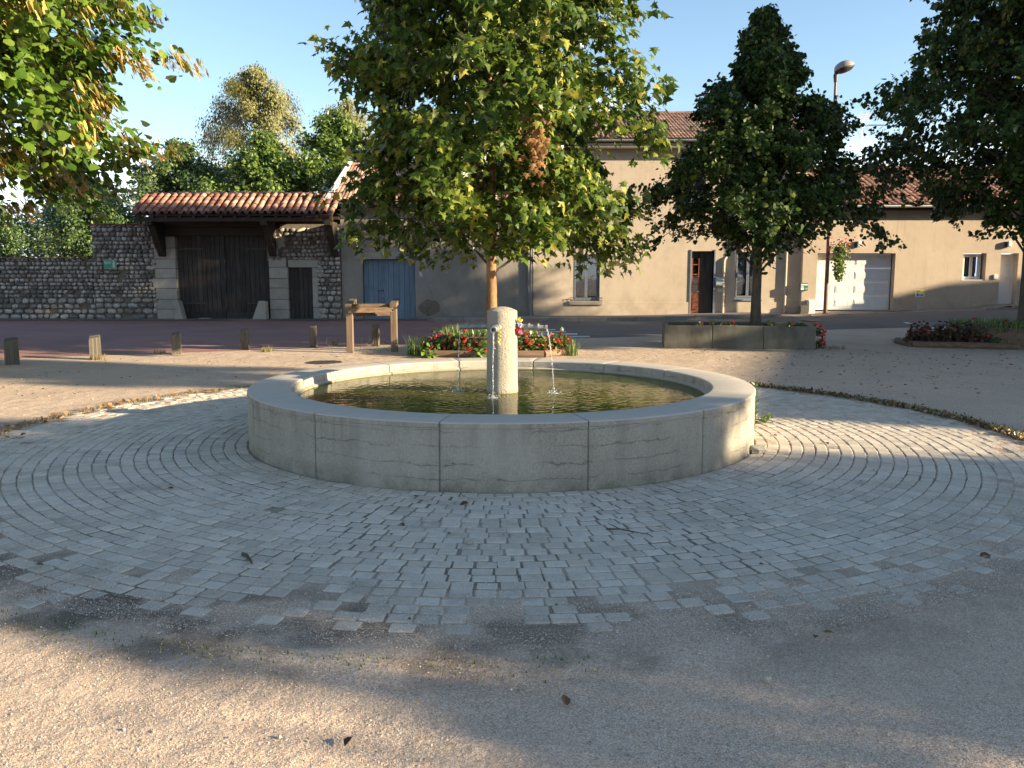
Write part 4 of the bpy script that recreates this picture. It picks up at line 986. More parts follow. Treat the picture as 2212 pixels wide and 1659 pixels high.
half_gutter(H3, cx0, cx1, 30.36, 4.02, M['white'], .075)
b = MB(); b.box(cx0, cx1, 30.46, W3 - .003, 3.86, 3.96); b.build('soffit', M['beam'], H3)
# sectional garage door: every section and raised panel
gd = bpy.data.objects.new('garage_door', None); COL.objects.link(gd); gd.parent = H3; gy = W3 + .29; gd.location = Vector((gx0, gy, gz0)) - H3.location
ns = 4; hs = (gzt - .03 - gz0) / ns; npn = 4
for k in range(ns):
    b = MB(); za = gz0 + hs * k; b.box(gx0 + .01, gx1 - .02, gy, gy + .05, za + .002, za + hs - .002, .004); sec = b.build('door_section', M['garagewhite'], gd)
    pw = (gx1 - gx0 - .03) / npn
    for j in range(npn):
        b = MB(); xa = gx0 + .01 + pw * j + .10; xb = xa + pw - .20; b.box(xa, xb, gy - .006, gy - .001, za + .12, za + hs - .12, .010); b.box(xa + .035, xb - .035, gy - .011, gy - .0065, za + .155, za + hs - .155, .007)
        b.build('raised_panel', M['garagewhite'], gd)
b = MB(); b.box(gx1 - .02, gx1 - .001, gy - .03, gy + .03, gz0, gzt); b.box(gx0, gx1 - .02, gy - .03, gy + .03, gzt - .03, gzt - .001); b.build('seal', M['darkmetal'], gd)
wn = pane_window(H3, nx0 + .04, nx1 - .08, nz0 + .01, nz1 - .02, W3 + .20, M['white'], 2, True)
b = MB(); b.box(nx0 + .001, nx1 - .06, W3 + .02, W3 + .195, nz0 + .001, nz0 + .03, .004); b.build('window_sill', M['white'], H3)
b = MB(); b.box(wx0 + .01, wx1 - .11, W3 + .26, W3 + .31, wz0 + .03, wz1 - .03, .008); wd_ = b.build('white_door', M['white'], H3)
b = MB(); b.box(wx1 - .105, wx1 - .002, W3 + .24, W3 + .34, wz0 + .01, wz1 - .01); b.build('door_frame', M['white'], H3)
b = MB(); b.tube([(wx1 - .17, W3 + .26, wz0 + 1), (wx1 - .17, W3 + .21, wz0 + 1), (wx1 - .27, W3 + .21, wz0 + 1)], .01, 6); b.build('handle', M['aluminium'], wd_)
b = MB(); b.box(wx0 - .05, wx1 + .02, W3 - .05, W3 + .4, wz0 - .12, wz0 + .01, .01); b.build('step', M['kerb'], H3)
for px, lab in ((1851, 'small white bulkhead wall lamp above the garage door'), (2175, 'small wall lamp above the white entrance door, partly behind foliage')):
    x, z = at(px, 528, W3); b = MB(); b.box(x - .02, x + .12, W3 - .13, W3 - .001, z - .10, z + .12, .03); t_ = root('wall_lamp', (x, W3, z), lab, 'wall lamp', 'wall lamps of the garage house'); b.build('lamp_glass', M['white'], t_)
    b = MB(); b.box(x - .10, x - .021, W3 - .09, W3 - .001, z - .09, z + .1, .01); b.build('lamp_body', M['darkmetal'], t_)
xa, za = at(1729, 611, W3 - .09); xb, zb = at(1745, 628, W3 - .09)
t_ = root('green_letter_box', (xa, W3, zb), 'dark green letter box with pale name plates on the corner of the garage house', 'letter box')
b = MB(); b.box(xa, xb, W3 - .10, W3 - .001, zb, za, .01); b.build('box', M['boxgreen'], t_)
b = MB(); b.box(xa + .02, xb - .02, W3 - .106, W3 - .1005, za - .09, za - .04); b.build('flap', M['white'], t_)
b = MB(); b.box(xa + .02, xa + .13, W3 - .105, W3 - .1005, zb + .03, zb + .12); b.box(xa + .02, xa + .12, W3 - .105, W3 - .1005, zb + .14, zb + .17); b.build('name_plate', M['white'], t_)
text_obj('23', xb - .10, zb + .05, W3 - .103, .07, M['white'], t_, bold=.002)
for (pa, pb, ya, yb, lab, nm, mt) in ((1747, 1759, 648, 677, 'tall narrow white utility cabinet at the foot of the garage house wall', 'utility_cabinet', 'white'), (1729, 1747, 660, 677, 'low grey meter cabinet at the foot of the garage house corner', 'meter_cabinet', 'concrete')):
    xa, za = at(pa, ya, W3 - .2); xb, zb = at(pb, yb, W3 - .2); t_ = root(nm, (xa, W3 - .2, zb), lab, 'cabinet')
    b = MB(); b.box(xa, xb, W3 - .2, W3 - .001, zb - .08, za, .01); b.build('case', M[mt], t_); b = MB(); b.box(xa + .02, xb - .02, W3 - .208, W3 - .2005, zb + .04, za - .04, .003); b.build('cover', M[mt], t_)
xa, za = at(2148, 593, W3 - .05); xb, zb = at(2155, 603, W3 - .05); b = MB(); b.box(xa, xb, W3 - .05, W3 - .001, zb, za, .008); tagp(b.build('doorbell_box', M['white']), 'little white entry box on the wall beside the white door', 'doorbell')
# notice board on a post
xa, za = at(1978, 626, 30.5); xb, zb = at(1997, 641, 30.5); xm = (xa + xb) / 2; zf = at(1987, 671, 30.5)[1]
t_ = root('post_sign', (xm, 30.5, zf), 'small white and yellow sign on a grey post at the foot of the tan wall', 'sign')
b = MB(); b.box(xm - .045, xm + .02, 30.52, 30.56, zf - .05, zb + .02, .006); b.build('post', M['zinc'], t_)
b = MB(); b.box(xa, xb, 30.49, 30.515, zb, za, .004); b.build('board', M['white'], t_)
b = MB(); b.box(xa + .003, xb - .003, 30.482, 30.4895, za - .09, za - .003); b.build('yellow_strip', M['yellow'], t_)
text_obj('EYS', xa + .03, za - .078, 30.479, .08, M['ink'], t_, bold=.001); text_obj('6', xa + .04, zb + .03, 30.4865, .15, M['ink'], t_, bold=.004); text_obj('+sas', xa + .12, zb + .035, 30.4865, .095, M['ink'], t_, bold=.002)
b = MB(); b.add([(xb - .08, 30.479, za - .075), (xb - .03, 30.479, za - .075), (xb - .025, 30.479, za - .03)], [(0, 1, 2)]); b.build('arrow', M['ink'], t_)
for px in (1895, 1925, 1952):
    x, y = gp(px, 675, .42); y = 30.15; x = at(px, 600, y)[0]; z = float(gz(x, y) + KH(x)) + .004; b = MB(); b.box(x - .05, x + .42, y - .14, y + .14, z - .01, z + .006)
    for i in range(7): b.box(x - .03 + .062 * i, x + .0 + .062 * i, y - .12, y + .12, z + .0065, z + .012)
    tagp(b.build('drain_grate', M['rust']), {1895: 'left', 1925: 'middle', 1952: 'right'}[px] + ' one of three rusty drain grates in the pavement by the garage', 'drain grate', 'rusty grates in the pavement')
# antenna on the roof
x, z = at(1858, 363, 34.9); xt, zt = at(1862, 268, 34.9)
t_ = root('tv_antenna', (x, 34.9, z), 'aluminium television antenna on a mast above the red brown roof', 'antenna')
b = MB(); b.tube([(x, 34.9, z - .3), (x, 34.9, zt + .1)], .02, 8); b.build('mast', M['aluminium'], t_)
b = MB(); z0 = zt - .05
b.tube([(x - .1, 34.9, z0), (x + 1.0, 34.7, z0 - .02)], .018, 6)
for i in range(12): xx = x + .15 + .07 * i; b.tube([(xx, 34.65, z0), (xx, 35.1, z0)], .006, 5)
b.build('boom', M['aluminium'], t_)
b = MB()
for sg_ in (1, -1):
    for j in range(7):
        t = j / 6; xx = x - .05 + .18 * t * 1; zz = z0 + sg_ * (.03 + .48 * t); b.tube([(xx - .24, 34.75, zz - .02), (xx + .3, 35.05, zz)], .007, 5)
    for q_ in (-.24, .03, .3): b.tube([(x - .05 + q_, 34.9 + q_ * .5, z0 + sg_ * .03), (x + .13 + q_, 34.9 + q_ * .5, z0 + sg_ * .51)], .011 if q_ == .03 else .007, 5)
b.build('reflector', M['aluminium'], t_)

# ---- long unseen house, added to cast its shadow on gravel and tan wall
NH = root('shadow_house', (37, 12, 0), 'long plain house on the right, unseen, added for its shadow', 'house')
ax_ = Vector((.287, .958, 0)); bx_ = Vector((.958, -.287, 0))
def uv(u, s_, z): v = ax_ * u + bx_ * s_; return (v.x, v.y, z)
b = MB(); U0, U1, S0, S1, HE = 9.8, 36.0, 28., 36., 5.6
b.add([uv(U0, S0, -.3), uv(U1, S0, -.3), uv(U1, S1, -.3), uv(U0, S1, -.3), uv(U0, S0, HE), uv(U1, S0, HE), uv(U1, S1, HE), uv(U0, S1, HE)], [(0, 1, 5, 4), (1, 2, 6, 5), (2, 3, 7, 6), (3, 0, 4, 7)]); b.build('wall', M['oldred'], NH)
b = MB(); HR = 8.1; sm = (S0 + S1) / 2
b.add([uv(U0 - .4, S0 - .5, HE - .1), uv(U1 + .2, S0 - .5, HE - .1), uv(U1 - 2.0, sm, HR - .1), uv(U0 + .1, sm, HR + .35), uv(U0 - .4, S1 + .5, HE - .1), uv(U1 + .2, S1 + .5, HE - .1)], [(0, 1, 2, 3), (3, 2, 5, 4), (0, 3, 4), (1, 5, 2), (0, 4, 5, 1)]); b.build('roof', M['tile_h1'], NH)
for k in range(8):
    for zz in (1.0, 4.0):
        u = U0 + 1.6 + 3.1 * k; b = MB(); b.add([uv(u, S0 - .02, zz), uv(u + 1, S0 - .02, zz), uv(u + 1, S0 - .02, zz + 1.5), uv(u, S0 - .02, zz + 1.5), uv(u, S0 - .06, zz), uv(u + 1, S0 - .06, zz), uv(u + 1, S0 - .06, zz + 1.5), uv(u, S0 - .06, zz + 1.5)], [(0, 1, 2, 3), (7, 6, 5, 4), (0, 4, 5, 1), (1, 5, 6, 2), (2, 6, 7, 3), (3, 7, 4, 0)]); b.build('shutter', M['bluegrey'], NH)

# ---- street lamp with hanging flower basket
LX, LYy = 11.02, 30.05; lz = float(gz(LX, LYy) + KH(LX))
sl = root('street_lamp', (LX, LYy, lz), 'tall slim brown street lamp with a domed head, standing by the garage', 'street lamp')
b = MB(); b.tube([(LX, LYy, lz - .05), (LX, LYy, 3.2), (LX - .01, LYy, 8.15)], [.075, .062, .045], 14); b.build('pole', M['brown_metal'], sl, smooth=True)
b = MB(); b.box(LX - .09, LX + .09, LYy - .09, LYy + .09, lz - .02, lz + .03, .01); b.build('foot_plate', M['brown_metal'], sl)
hc = Vector((LX + .23, LYy - .08, 8.56)); b = MB(); prof2 = [(.001, .27)] + [(.36 * math.sin(t), .02 + .25 * math.cos(t)) for t in np.linspace(.25, math.pi / 2, 8)] + [(.375, .0), (.37, -.04)]
b.lathe([(r, z) for r, z in prof2], (0, 0, 0), 28, False)
Rm = Matrix.Rotation(R(-17), 4, 'Y') @ Matrix.Rotation(R(-6), 4, 'X'); b.v = [tuple(hc + (Rm @ Vector((v[0] * .92, v[1] * .78, v[2] * .82)))) for v in b.v]; b.build('lamp_hood', M['lamphood'], sl, smooth=True)
b = MB(); b.lathe([(.36, -.035), (.33, -.10), (.22, -.17), (.001, -.2)], (0, 0, 0), 28, False); b.v = [tuple(hc + (Rm @ Vector((v[0] * .92, v[1] * .78, v[2] * .82)))) for v in b.v]; b.build('lamp_glass', M['darkmetal'], sl, smooth=True)
b = MB(); b.tube([(LX - .01, LYy, 8.1), (LX - .02, LYy, 8.32), (LX + .0, LYy - .02, 8.46)], [.06, .075, .05], 12); b.build('bracket', M['darkmetal'], sl, smooth=True)

# ------------------------------------------------------------------ vegetation
PLANE_LEAF = (np.array([(0, 0, 0), (.16, .05, .01), (.46, -.04, -.09), (.30, .20, -.03), (.58, .40, -.12), (.28, .42, -.03), (.22, .56, -.02), (0, 1.0, -.12), (-.22, .56, -.02), (-.28, .42, -.03), (-.58, .40, -.12), (-.30, .20, -.03), (-.46, -.04, -.09), (-.16, .05, .01), (0, .38, .04)]),
              np.array([(i, (i + 1) % 14, 14) for i in range(14)]))
HEART_LEAF = (np.array([(0, .06, .0), (.30, .0, -.05), (.50, .30, -.10), (.34, .66, -.07), (0, 1.0, -.05), (-.34, .66, -.07), (-.50, .30, -.10), (-.30, .0, -.05)]),
              np.array([(0, 1, 2), (0, 2, 3), (0, 3, 4), (0, 4, 5), (0, 5, 6), (0, 6, 7)]))
SMALL_LEAF = (np.array([(0, 0, 0), (.32, .45, -.05), (0, 1, 0), (-.32, .45, -.05)]), np.array([(0, 1, 2), (0, 2, 3)]))
BRACT = (np.array([(-.09, 0, 0), (.09, 0, 0), (.16, .55, .03), (.02, 1.0, 0), (-.16, .6, -.03), (.3, .8, .1), (.34, .95, .05)]), np.array([(0, 1, 2), (0, 2, 4), (4, 2, 3), (2, 5, 6)]))
def unit(v): return v / np.maximum(np.linalg.norm(v, axis=-1, keepdims=True), 1e-9)
def leaf_frames(P, outward, size, droop=.6, spread=.9, r=rng):
    """orthonormal frames: leaf axis hanging down and outward, leaf face turned outward and up"""
    N = len(P); Yd = unit(outward * .6 + np.array([0, 0, -droop]) + r.normal(0, spread * .6, (N, 3)))
    Zd = outward * .7 + np.array([0, 0, .55]) + r.normal(0, spread * .55, (N, 3)); Zd = unit(Zd - Yd * np.sum(Zd * Yd, 1, keepdims=True)); Xd = np.cross(Yd, Zd)
    A = np.zeros((N, 4, 4)); A[:, :3, 0] = Xd * size[:, None]; A[:, :3, 1] = Yd * size[:, None]; A[:, :3, 2] = Zd * size[:, None]; A[:, :3, 3] = P; A[:, 3, 3] = 1; return A
def leaf_mesh(name, leaf, A, mat, base, parent, smooth=False, kind=None):
    v, f = leaf; n = len(v); Wv = np.einsum('nij,vj->nvi', A[:, :3, :3], v) + A[:, None, :3, 3]; F = (f[None] + (np.arange(len(A)) * n)[:, None, None]).reshape(-1, f.shape[1])
    o = link(name, np_mesh(name, Wv.reshape(-1, 3) - np.array(base), F, mat, np.repeat(rng.random(len(A)) ** 1.0, n), smooth), parent)
    if kind: o['kind'] = kind
    return o
def branches(loc, profile, zb, zt, nl, twigs, seed, lean=0, droop=.25, steep=.9, asym=None):
    """limb and twig polylines filling the crown profile r(z)"""
    r = np.random.default_rng(seed); limbs = []; tw = []
    for i in range(nl):
        f = (i + .5) / nl; z0 = zb + (zt - zb) * (f ** .9) * .93; az = i * 2.39996 + r.normal(0, .25)
        zt_ = z0 + (zt - zb) * .10 * (1 - f) * steep + r.uniform(-.1, .35) * (1 + f * 2)
        zt_ = min(zt_, zt); rr_ = np.interp(zt_, *zip(*profile)) * r.uniform(.66, 1.13)
        if asym: rr_ *= asym(az)
        d = np.array([math.cos(az), math.sin(az), 0.]); p0 = np.array([loc[0], loc[1], z0 - .3 * (1 - f)]); p3 = np.array([loc[0], loc[1], zt_]) + d * rr_
        pts = []
        for t in np.linspace(0, 1, 7):
            p = p0 * (1 - t) + p3 * t; p[2] += math.sin(t * math.pi) * (.18 * rr_) * steep - droop * .3 * rr_ * t * t * (1 - f); pts.append(p)
        limbs.append((np.array(pts), .024 * (1 - f * .7) + .005))
        for k in range(twigs):
            t = r.uniform(.12, 1.0) if k else 1.0
            if r.random() < .25: t = r.uniform(.75, 1)
            s = t * 6; a = int(min(s, 5)); base = pts[a] + (pts[a + 1] - pts[a]) * (s - a)
            L = rr_ * r.uniform(.13, .30) * (1.15 - .5 * t) + .12; dd = unit(d * r.uniform(.3, 1.1) + r.normal(0, .65, 3) + np.array([0, 0, .15])); tw.append((base, base + dd * L))
    return limbs, tw
def crown_leaves(tw, n, loc, seed, size, droop=.6, spread=.9, sp=.08, pw=.8):
    r = np.random.default_rng(seed); T0 = np.array([a for a, b in tw]); T1 = np.array([b for a, b in tw]); k = r.integers(0, len(tw), n); t = r.random(n) ** pw
    P = T0[k] * (1 - t[:, None]) + T1[k] * t[:, None] + r.normal(0, sp, (n, 3)); out = P - np.array([loc[0], loc[1], 0]); out[:, 2] = 0; out = unit(out + r.normal(0, .15, out.shape))
    P[:, 2] -= r.random(n) * sp; return leaf_frames(P, out, (.5 + .85 * r.random(n) ** 1.2) * size, droop, spread, r)
def trunk_mesh(root_, loc, h, r0, r1, limbs, mat, seed, wob=.03):
    r = np.random.default_rng(seed); b = MB(); pts = []; rs = []
    for i in range(15):
        t = i / 14; pts.append((loc[0] + r.normal(0, wob) * t, loc[1] + r.normal(0, wob) * t, loc[2] - .1 + (h + .1) * t)); rs.append((r0 * (1 - t) + r1 * t) * (1 + .35 * max(0, .12 - t) / .12 * .6) * r.uniform(.96, 1.04))
    b.tube(pts, rs, 14); b.build('trunk', mat, root_, smooth=True)
    b = MB()
    for p, rad in limbs: b.tube([tuple(q) for q in p], [rad * (1 - .8 * i / 6) for i in range(7)], 5)
    b.build('limbs', M['bark'], root_, smooth=True)
def make_tree(nm, loc, label, profile, zb, zt, trunk_r, nl, twigs, nleaf, leaf, lsize, mat, bark, seed, group=None, droop=.6, spread=.9, sp=.08, single=0, trunk_top=None, limbdroop=.25, steep=.9, asym=None, kind_leaf='leaf', extra=None, size_single=None):
    t = root(nm, loc, label, 'tree', group)
    limbs, tw = branches(loc, profile, zb, zt, nl, twigs, seed, droop=limbdroop, steep=steep, asym=asym)
    trunk_mesh(t, loc, (trunk_top or zt * .93) - loc[2], trunk_r, .02, limbs, bark, seed)
    A = crown_leaves(tw, nleaf, loc, seed + 1, lsize, droop, spread, sp)
    if single:
        ok, d = visible(A[:, :3, 3]); sc = np.where(ok, d, 1e9) - rng.random(len(A)) * 1.5; idx = np.argsort(sc)[:single * 3]; idx = rng.permutation(idx)[:single]; ms = [np_mesh('leaf', leaf[0], leaf[1], mat)]
        for i in idx:
            o = bpy.data.objects.new('leaf', ms[0]); COL.objects.link(o); o.parent = t; m = Matrix(A[i].tolist()); m.translation = m.translation - Vector(loc); o.matrix_basis = m
        msk = np.ones(len(A), bool); msk[idx] = False; A = A[msk]
    leaf_mesh('crown', leaf, A, mat, loc, t)
    if extra:
        nme, lf, mt, n2, s2 = extra; A = crown_leaves(tw[::3], n2, loc, seed + 5, s2, 1.3, .5, sp * .8, .3); leaf_mesh(nme, lf, A, mt, loc, t)
    return t
def copy_tree(t, loc, rz, sc, label, group=None):
    c = t.copy(); COL.objects.link(c); c.location = loc; c.rotation_euler = (0, 0, rz); c.scale = sc if isinstance(sc, tuple) else (sc, sc, sc); c['label'] = label
    if group: c['group'] = group
    for ch in list(t.children):
        if ch.name.split('.')[0] == 'leaf': continue
        d = ch.copy(); COL.objects.link(d); d.parent = c
    return c

# plane tree behind the fountain
PT = (-.42, 17.6, 0)
plane = make_tree('plane_tree', PT, 'broad young plane tree with big star shaped leaves behind the fountain', [(1.5, 1.6), (2.1, 2.6), (2.8, 3.25), (3.8, 2.95), (5.2, 3.4), (6.3, 3.15), (8, 2.7), (10, 1.9), (11.6, .4)], 1.85, 11.5, .115, 120, 26, 54000, PLANE_LEAF, .18, M['plane'], M['planebark'], 11, droop=.7, spread=1.0, sp=.11, single=300, limbdroop=.75, steep=.7, asym=lambda a: .95 - .02 * math.cos(a))
r_ = np.random.default_rng(3); Pd = np.array([.42, 14.9, 3.9]) + r_.normal(0, 1, (110, 3)) * np.array([.11, .12, .32])
leaf_mesh('dead_leaves', PLANE_LEAF, leaf_frames(Pd, np.tile([0, -1., 0], (110, 1)), r_.uniform(.08, .15, 110), 1.4, .5, r_), M['dead'], PT, plane)
# the two lindens to the right
T2 = (5.52, 19.35, .3); LG = 'dark lindens in a row at the right'
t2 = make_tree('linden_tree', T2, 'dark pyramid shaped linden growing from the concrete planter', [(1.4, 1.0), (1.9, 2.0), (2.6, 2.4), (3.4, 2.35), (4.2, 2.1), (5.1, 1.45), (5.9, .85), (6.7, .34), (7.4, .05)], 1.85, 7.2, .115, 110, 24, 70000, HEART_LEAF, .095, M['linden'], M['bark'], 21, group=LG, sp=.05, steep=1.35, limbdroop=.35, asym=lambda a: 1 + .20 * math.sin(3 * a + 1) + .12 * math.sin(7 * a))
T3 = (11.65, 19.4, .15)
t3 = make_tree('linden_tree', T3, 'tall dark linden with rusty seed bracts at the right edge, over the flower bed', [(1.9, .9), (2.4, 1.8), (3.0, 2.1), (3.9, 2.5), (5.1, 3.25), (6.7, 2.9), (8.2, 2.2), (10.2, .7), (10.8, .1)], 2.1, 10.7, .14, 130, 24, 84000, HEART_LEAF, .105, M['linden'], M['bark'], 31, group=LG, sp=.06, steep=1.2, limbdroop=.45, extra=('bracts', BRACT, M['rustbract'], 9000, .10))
# row of lindens outside the picture on the right: they stand on the square and shade it
def su(u, s_): return (.287 * u + .958 * s_, .958 * u - .287 * s_, 0)
copy_tree(t3, su(24.6, 12.5), 1.3, (1, 1, 1.27), 'linden further right in the row beyond the edge of the photo', LG)
copy_tree(t3, su(27.7, 16.5), 2.6, (.95, .95, 1.08), 'linden at the far right end of the row, beside the street', LG)
copy_tree(t3, su(20.6, 11.0), 5.0, (.9, .9, 1.2), 'tall linden on the square in front of the row, outside the photo', LG)
copy_tree(t3, su(4.75, 13.0), 4.0, (.8, .8, .64), 'small linden on the near right side of the square, outside the photo', LG)
copy_tree(t3, su(5.75, 16.0), .8, (.8, .8, .72), 'second small linden on the near right side of the square, outside the photo', LG)
copy_tree(t3, su(5.15, 25.0), 2.2, (.72, .72, .92), 'larger linden behind on the right side of the square, outside the photo', LG)
p_ = su(11.4, 23.5)
make_tree('shadow_tree', p_, 'slim high crowned tree before the long house, unseen, added for its shadow', [(7.8, 1.0), (8.8, 1.7), (10, 1.3), (10.9, .2)], 7.9, 10.8, .14, 40, 12, 8000, HEART_LEAF, .17, M['linden'], M['bark'], 71)  # unseen tree, crown raised so that its shadow bands the left gravel

# big lit linden at the left, its trunk out of the picture
T4 = (-12.1, 13.6, 0)
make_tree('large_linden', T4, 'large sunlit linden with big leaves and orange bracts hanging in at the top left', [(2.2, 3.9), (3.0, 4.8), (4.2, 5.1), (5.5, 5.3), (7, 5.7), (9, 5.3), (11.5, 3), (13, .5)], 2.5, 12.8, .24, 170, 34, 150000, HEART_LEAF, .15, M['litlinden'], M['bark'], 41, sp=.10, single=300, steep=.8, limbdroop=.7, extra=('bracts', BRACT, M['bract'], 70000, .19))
# trees beyond the wall
BG = 'trees beyond the courtyard wall'
def back_tree(x, y, h, rr_, zb, lab, mat, seed, n=12000, ls=.17, leaf=SMALL_LEAF, bark='bark', prof=None, droop=.5, spread=1., nm='tree', **k):
    z0 = 0; P_ = prof or [(zb, rr_ * .7), (zb + (h - zb) * .25, rr_), (zb + (h - zb) * .6, rr_ * .92), (h * .9, rr_ * .5), (h, .15)]
    return make_tree(nm, (x, y, z0), lab, P_, zb + .3, h, .16, 46, 14, n, leaf, ls, M[mat], M[bark], seed, group=BG, sp=.17, droop=droop, spread=spread, **k)
back_tree(-12.3, 42, 11.3, 3.0, 4.2, 'tall pale yellow green birch with weeping twigs behind the gateway roof', 'birch', 51, 40000, .12, bark='birchbark', nm='birch_tree', prof=[(3.5, 2.6), (6, 3.1), (8, 2.9), (9.6, 1.9), (10.8, .9), (11.5, .1)], droop=2.2, spread=.5, limbdroop=1.1, steep=1.6)
back_tree(-8.3, 44, 10.2, 2.6, 4.2, 'second birch, thinner and half hidden behind the plane tree', 'birch', 52, 15000, .11, bark='birchbark', nm='birch_tree', droop=2.2, spread=.5, limbdroop=1.1, steep=1.4)
back_tree(-14.2, 37.5, 7.1, 2.7, 1.8, 'round mid green bushy tree left of the birch', 'bush', 53, 26000, .16)
back_tree(-10.2, 36, 7.2, 2.2, 2.0, 'bright green tree just behind the middle of the gateway roof', 'bush2', 54, 22000, .17)
back_tree(-7.4, 36.5, 8.2, 2.2, 2.0, 'bright yellow green tree behind the gateway beside the pale clay roof', 'bush2', 55, 22000, .17)
back_tree(-12.3, 35, 5.3, 1.4, 2.0, 'low bright shrub peeping over the left end of the gateway roof', 'bush2', 56, 7000, .14)
back_tree(-17.4, 35.5, 4.9, 2.2, 1.2, 'dense green bush behind the tall part of the cobble wall', 'bush', 57, 17000, .13)
back_tree(-21.2, 35, 4.4, 2.5, 1.0, 'wide dark green bush behind the low cobble wall at the far left', 'bush', 58, 17000, .13)
back_tree(-19.6, 40, 6.0, 2.4, 1.5, 'grey green tree behind the bushes at the left', 'bush', 59, 12000, .15)
back_tree(-16.6, 44, 6.2, 2.3, 1.5, 'distant green tree seen between the bush and the birch', 'bush', 60, 9000, .16)
back_tree(-26, 38, 7.5, 3.4, 1.2, 'broad tree behind the cobble wall beyond the left edge', 'bush', 61, 12000, .18)
back_tree(-25, 50, 7.5, 4.0, 1.2, 'far tree behind the others on the left', 'bush', 62, 9000, .2)
back_tree(-2.5, 44, 8.0, 3., 2, 'tree rising behind the grey house', 'bush', 63, 9000, .2)

def blades(name, pts, h, mat, parent, base, seed, wid=.008, kind=None, lab=None, cat=None):
    r = np.random.default_rng(seed); N = len(pts); pts = np.asarray(pts, float); a = r.uniform(0, 6.28, N); H = h * r.uniform(.45, 1.15, N); bend = r.normal(0, .35, N); d = np.stack([np.cos(a), np.sin(a), 0 * a], 1); s = np.stack([-np.sin(a), np.cos(a), 0 * a], 1)
    V = []; 
    for t, wv in ((0, 1), (.5, .8), (1, .05)):
        c = pts + d * (bend * H * t * t)[:, None] + np.array([0, 0, 1]) * (H * t)[:, None]
        V += [c - s * wid * wv, c + s * wid * wv]
    V = np.stack(V, 1).reshape(-1, 3); f = np.array([(0, 1, 3, 2), (2, 3, 5, 4)]); F = (f[None] + (np.arange(N) * 6)[:, None, None]).reshape(-1, 4)
    o = link(name, np_mesh(name, V - np.array(base), F, mat, np.repeat(r.random(N), 6)), parent, base if parent is None else (0, 0, 0))
    return tagp(o, lab, cat, None, kind)
def plant(nm, loc, rad, h, nleaf, ls, leafm, lab, group, flow=None, nf=0, fs=.03, seed=0, leaf=HEART_LEAF, cat='plant'):
    r = np.random.default_rng(seed); t = root(nm, loc, lab, cat, group); 
    d = unit(r.normal(0, 1, (nleaf, 3)) * np.array([1, 1, .8]) + np.array([0, 0, .35])); d[:, 2] = np.abs(d[:, 2]); P = np.array(loc) + d * np.array([rad, rad, h]) * (r.uniform(.35, 1.05, nleaf)[:, None])
    leaf_mesh('foliage', leaf, leaf_frames(P, unit(d), r.uniform(.6, 1.2, nleaf) * ls, .3, .9, r), M[leafm], loc, t)
    b = MB()
    for k in range(5): a = r.uniform(0, 6.28); b.tube([tuple(loc), (loc[0] + rad * .6 * math.cos(a), loc[1] + rad * .6 * math.sin(a), loc[2] + h * .7)], [.008, .003], 5)
    b.build('stems', M['begonia'], t)
    if nf:
        b = MB()
        for k in range(nf):
            q = unit(np.array([r.normal(), r.normal() - .5, abs(r.normal()) * .8 + .1])); c = np.array(loc) + q * np.array([rad, rad, h]) * r.uniform(.95, 1.15); petals(b, c, fs * r.uniform(.7, 1.2), 5, int(r.integers(1e6)))
        b.build('blossoms', M[flow], t)
    return t
# ---- middle flower bed: raised wooden octagon round the plane tree, low log edging in front
BC = (-.45, 17.75)
pb_ = root('raised_bed', (BC[0], BC[1], 0), 'octagonal timber planter round the plane tree trunk, overgrown with grass', 'planter')
def octa_bed(t, C, rad, h, mat, rim, n=8, rot=.39):
    for k in range(n):
        a = rot + k * 2 * math.pi / n; a2 = a + 2 * math.pi / n; p = Vector((C[0] + rad * math.cos(a), C[1] + rad * math.sin(a), 0)); q_ = Vector((C[0] + rad * math.cos(a2), C[1] + rad * math.sin(a2), 0)); d = (q_ - p).normalized(); nrm = Vector((-d.y, d.x, 0))
        for j in range(2):
            b = MB(); b.tt = random.random(); z0 = h / 2 * j; z1 = z0 + h / 2 - .006; c = [p - nrm * .0, q_ - nrm * .0, q_ + nrm * .06, p + nrm * .06]
            b.add([(v.x, v.y, z0) for v in c] + [(v.x, v.y, z1) for v in c], [(0, 3, 2, 1), (4, 5, 6, 7), (0, 1, 5, 4), (1, 2, 6, 5), (2, 3, 7, 6), (3, 0, 4, 7)]); b.build('board', mat, t)
        b = MB(); c = [p - nrm * .03, q_ - nrm * .03, q_ + nrm * .08, p + nrm * .08]; b.add([(v.x, v.y, h) for v in c] + [(v.x, v.y, h + .03) for v in c], [(0, 3, 2, 1), (4, 5, 6, 7), (0, 1, 5, 4), (1, 2, 6, 5), (2, 3, 7, 6), (3, 0, 4, 7)]); b.build('rim_board', rim, t)
    b = MB(); b.add([(C[0] + rad * math.cos(rot + k * 2 * math.pi / n), C[1] + rad * math.sin(rot + k * 2 * math.pi / n), h - .06) for k in range(n)], [tuple(range(n))]); b.build('soil', M['soil'], t)
octa_bed(pb_, BC, 1.08, .36, M['logwood'], M['postwood'])
r_ = np.random.default_rng(8)
def disc(C, rad, n, z, r=r_): a = r.uniform(0, 6.28, n); q = rad * np.sqrt(r.random(n)); return np.stack([C[0] + q * np.cos(a), C[1] + q * np.sin(a), np.full(n, z)], 1)
blades('grass', disc(BC, 1.0, 2600, .3), .26, M['grass'], pb_, (BC[0], BC[1], 0), 4, .007, kind='stuff')
fb = root('flower_bed', (-.45, 16.9, 0), 'low log edged bed of red begonias in front of the raised wooden bed', 'flower bed')
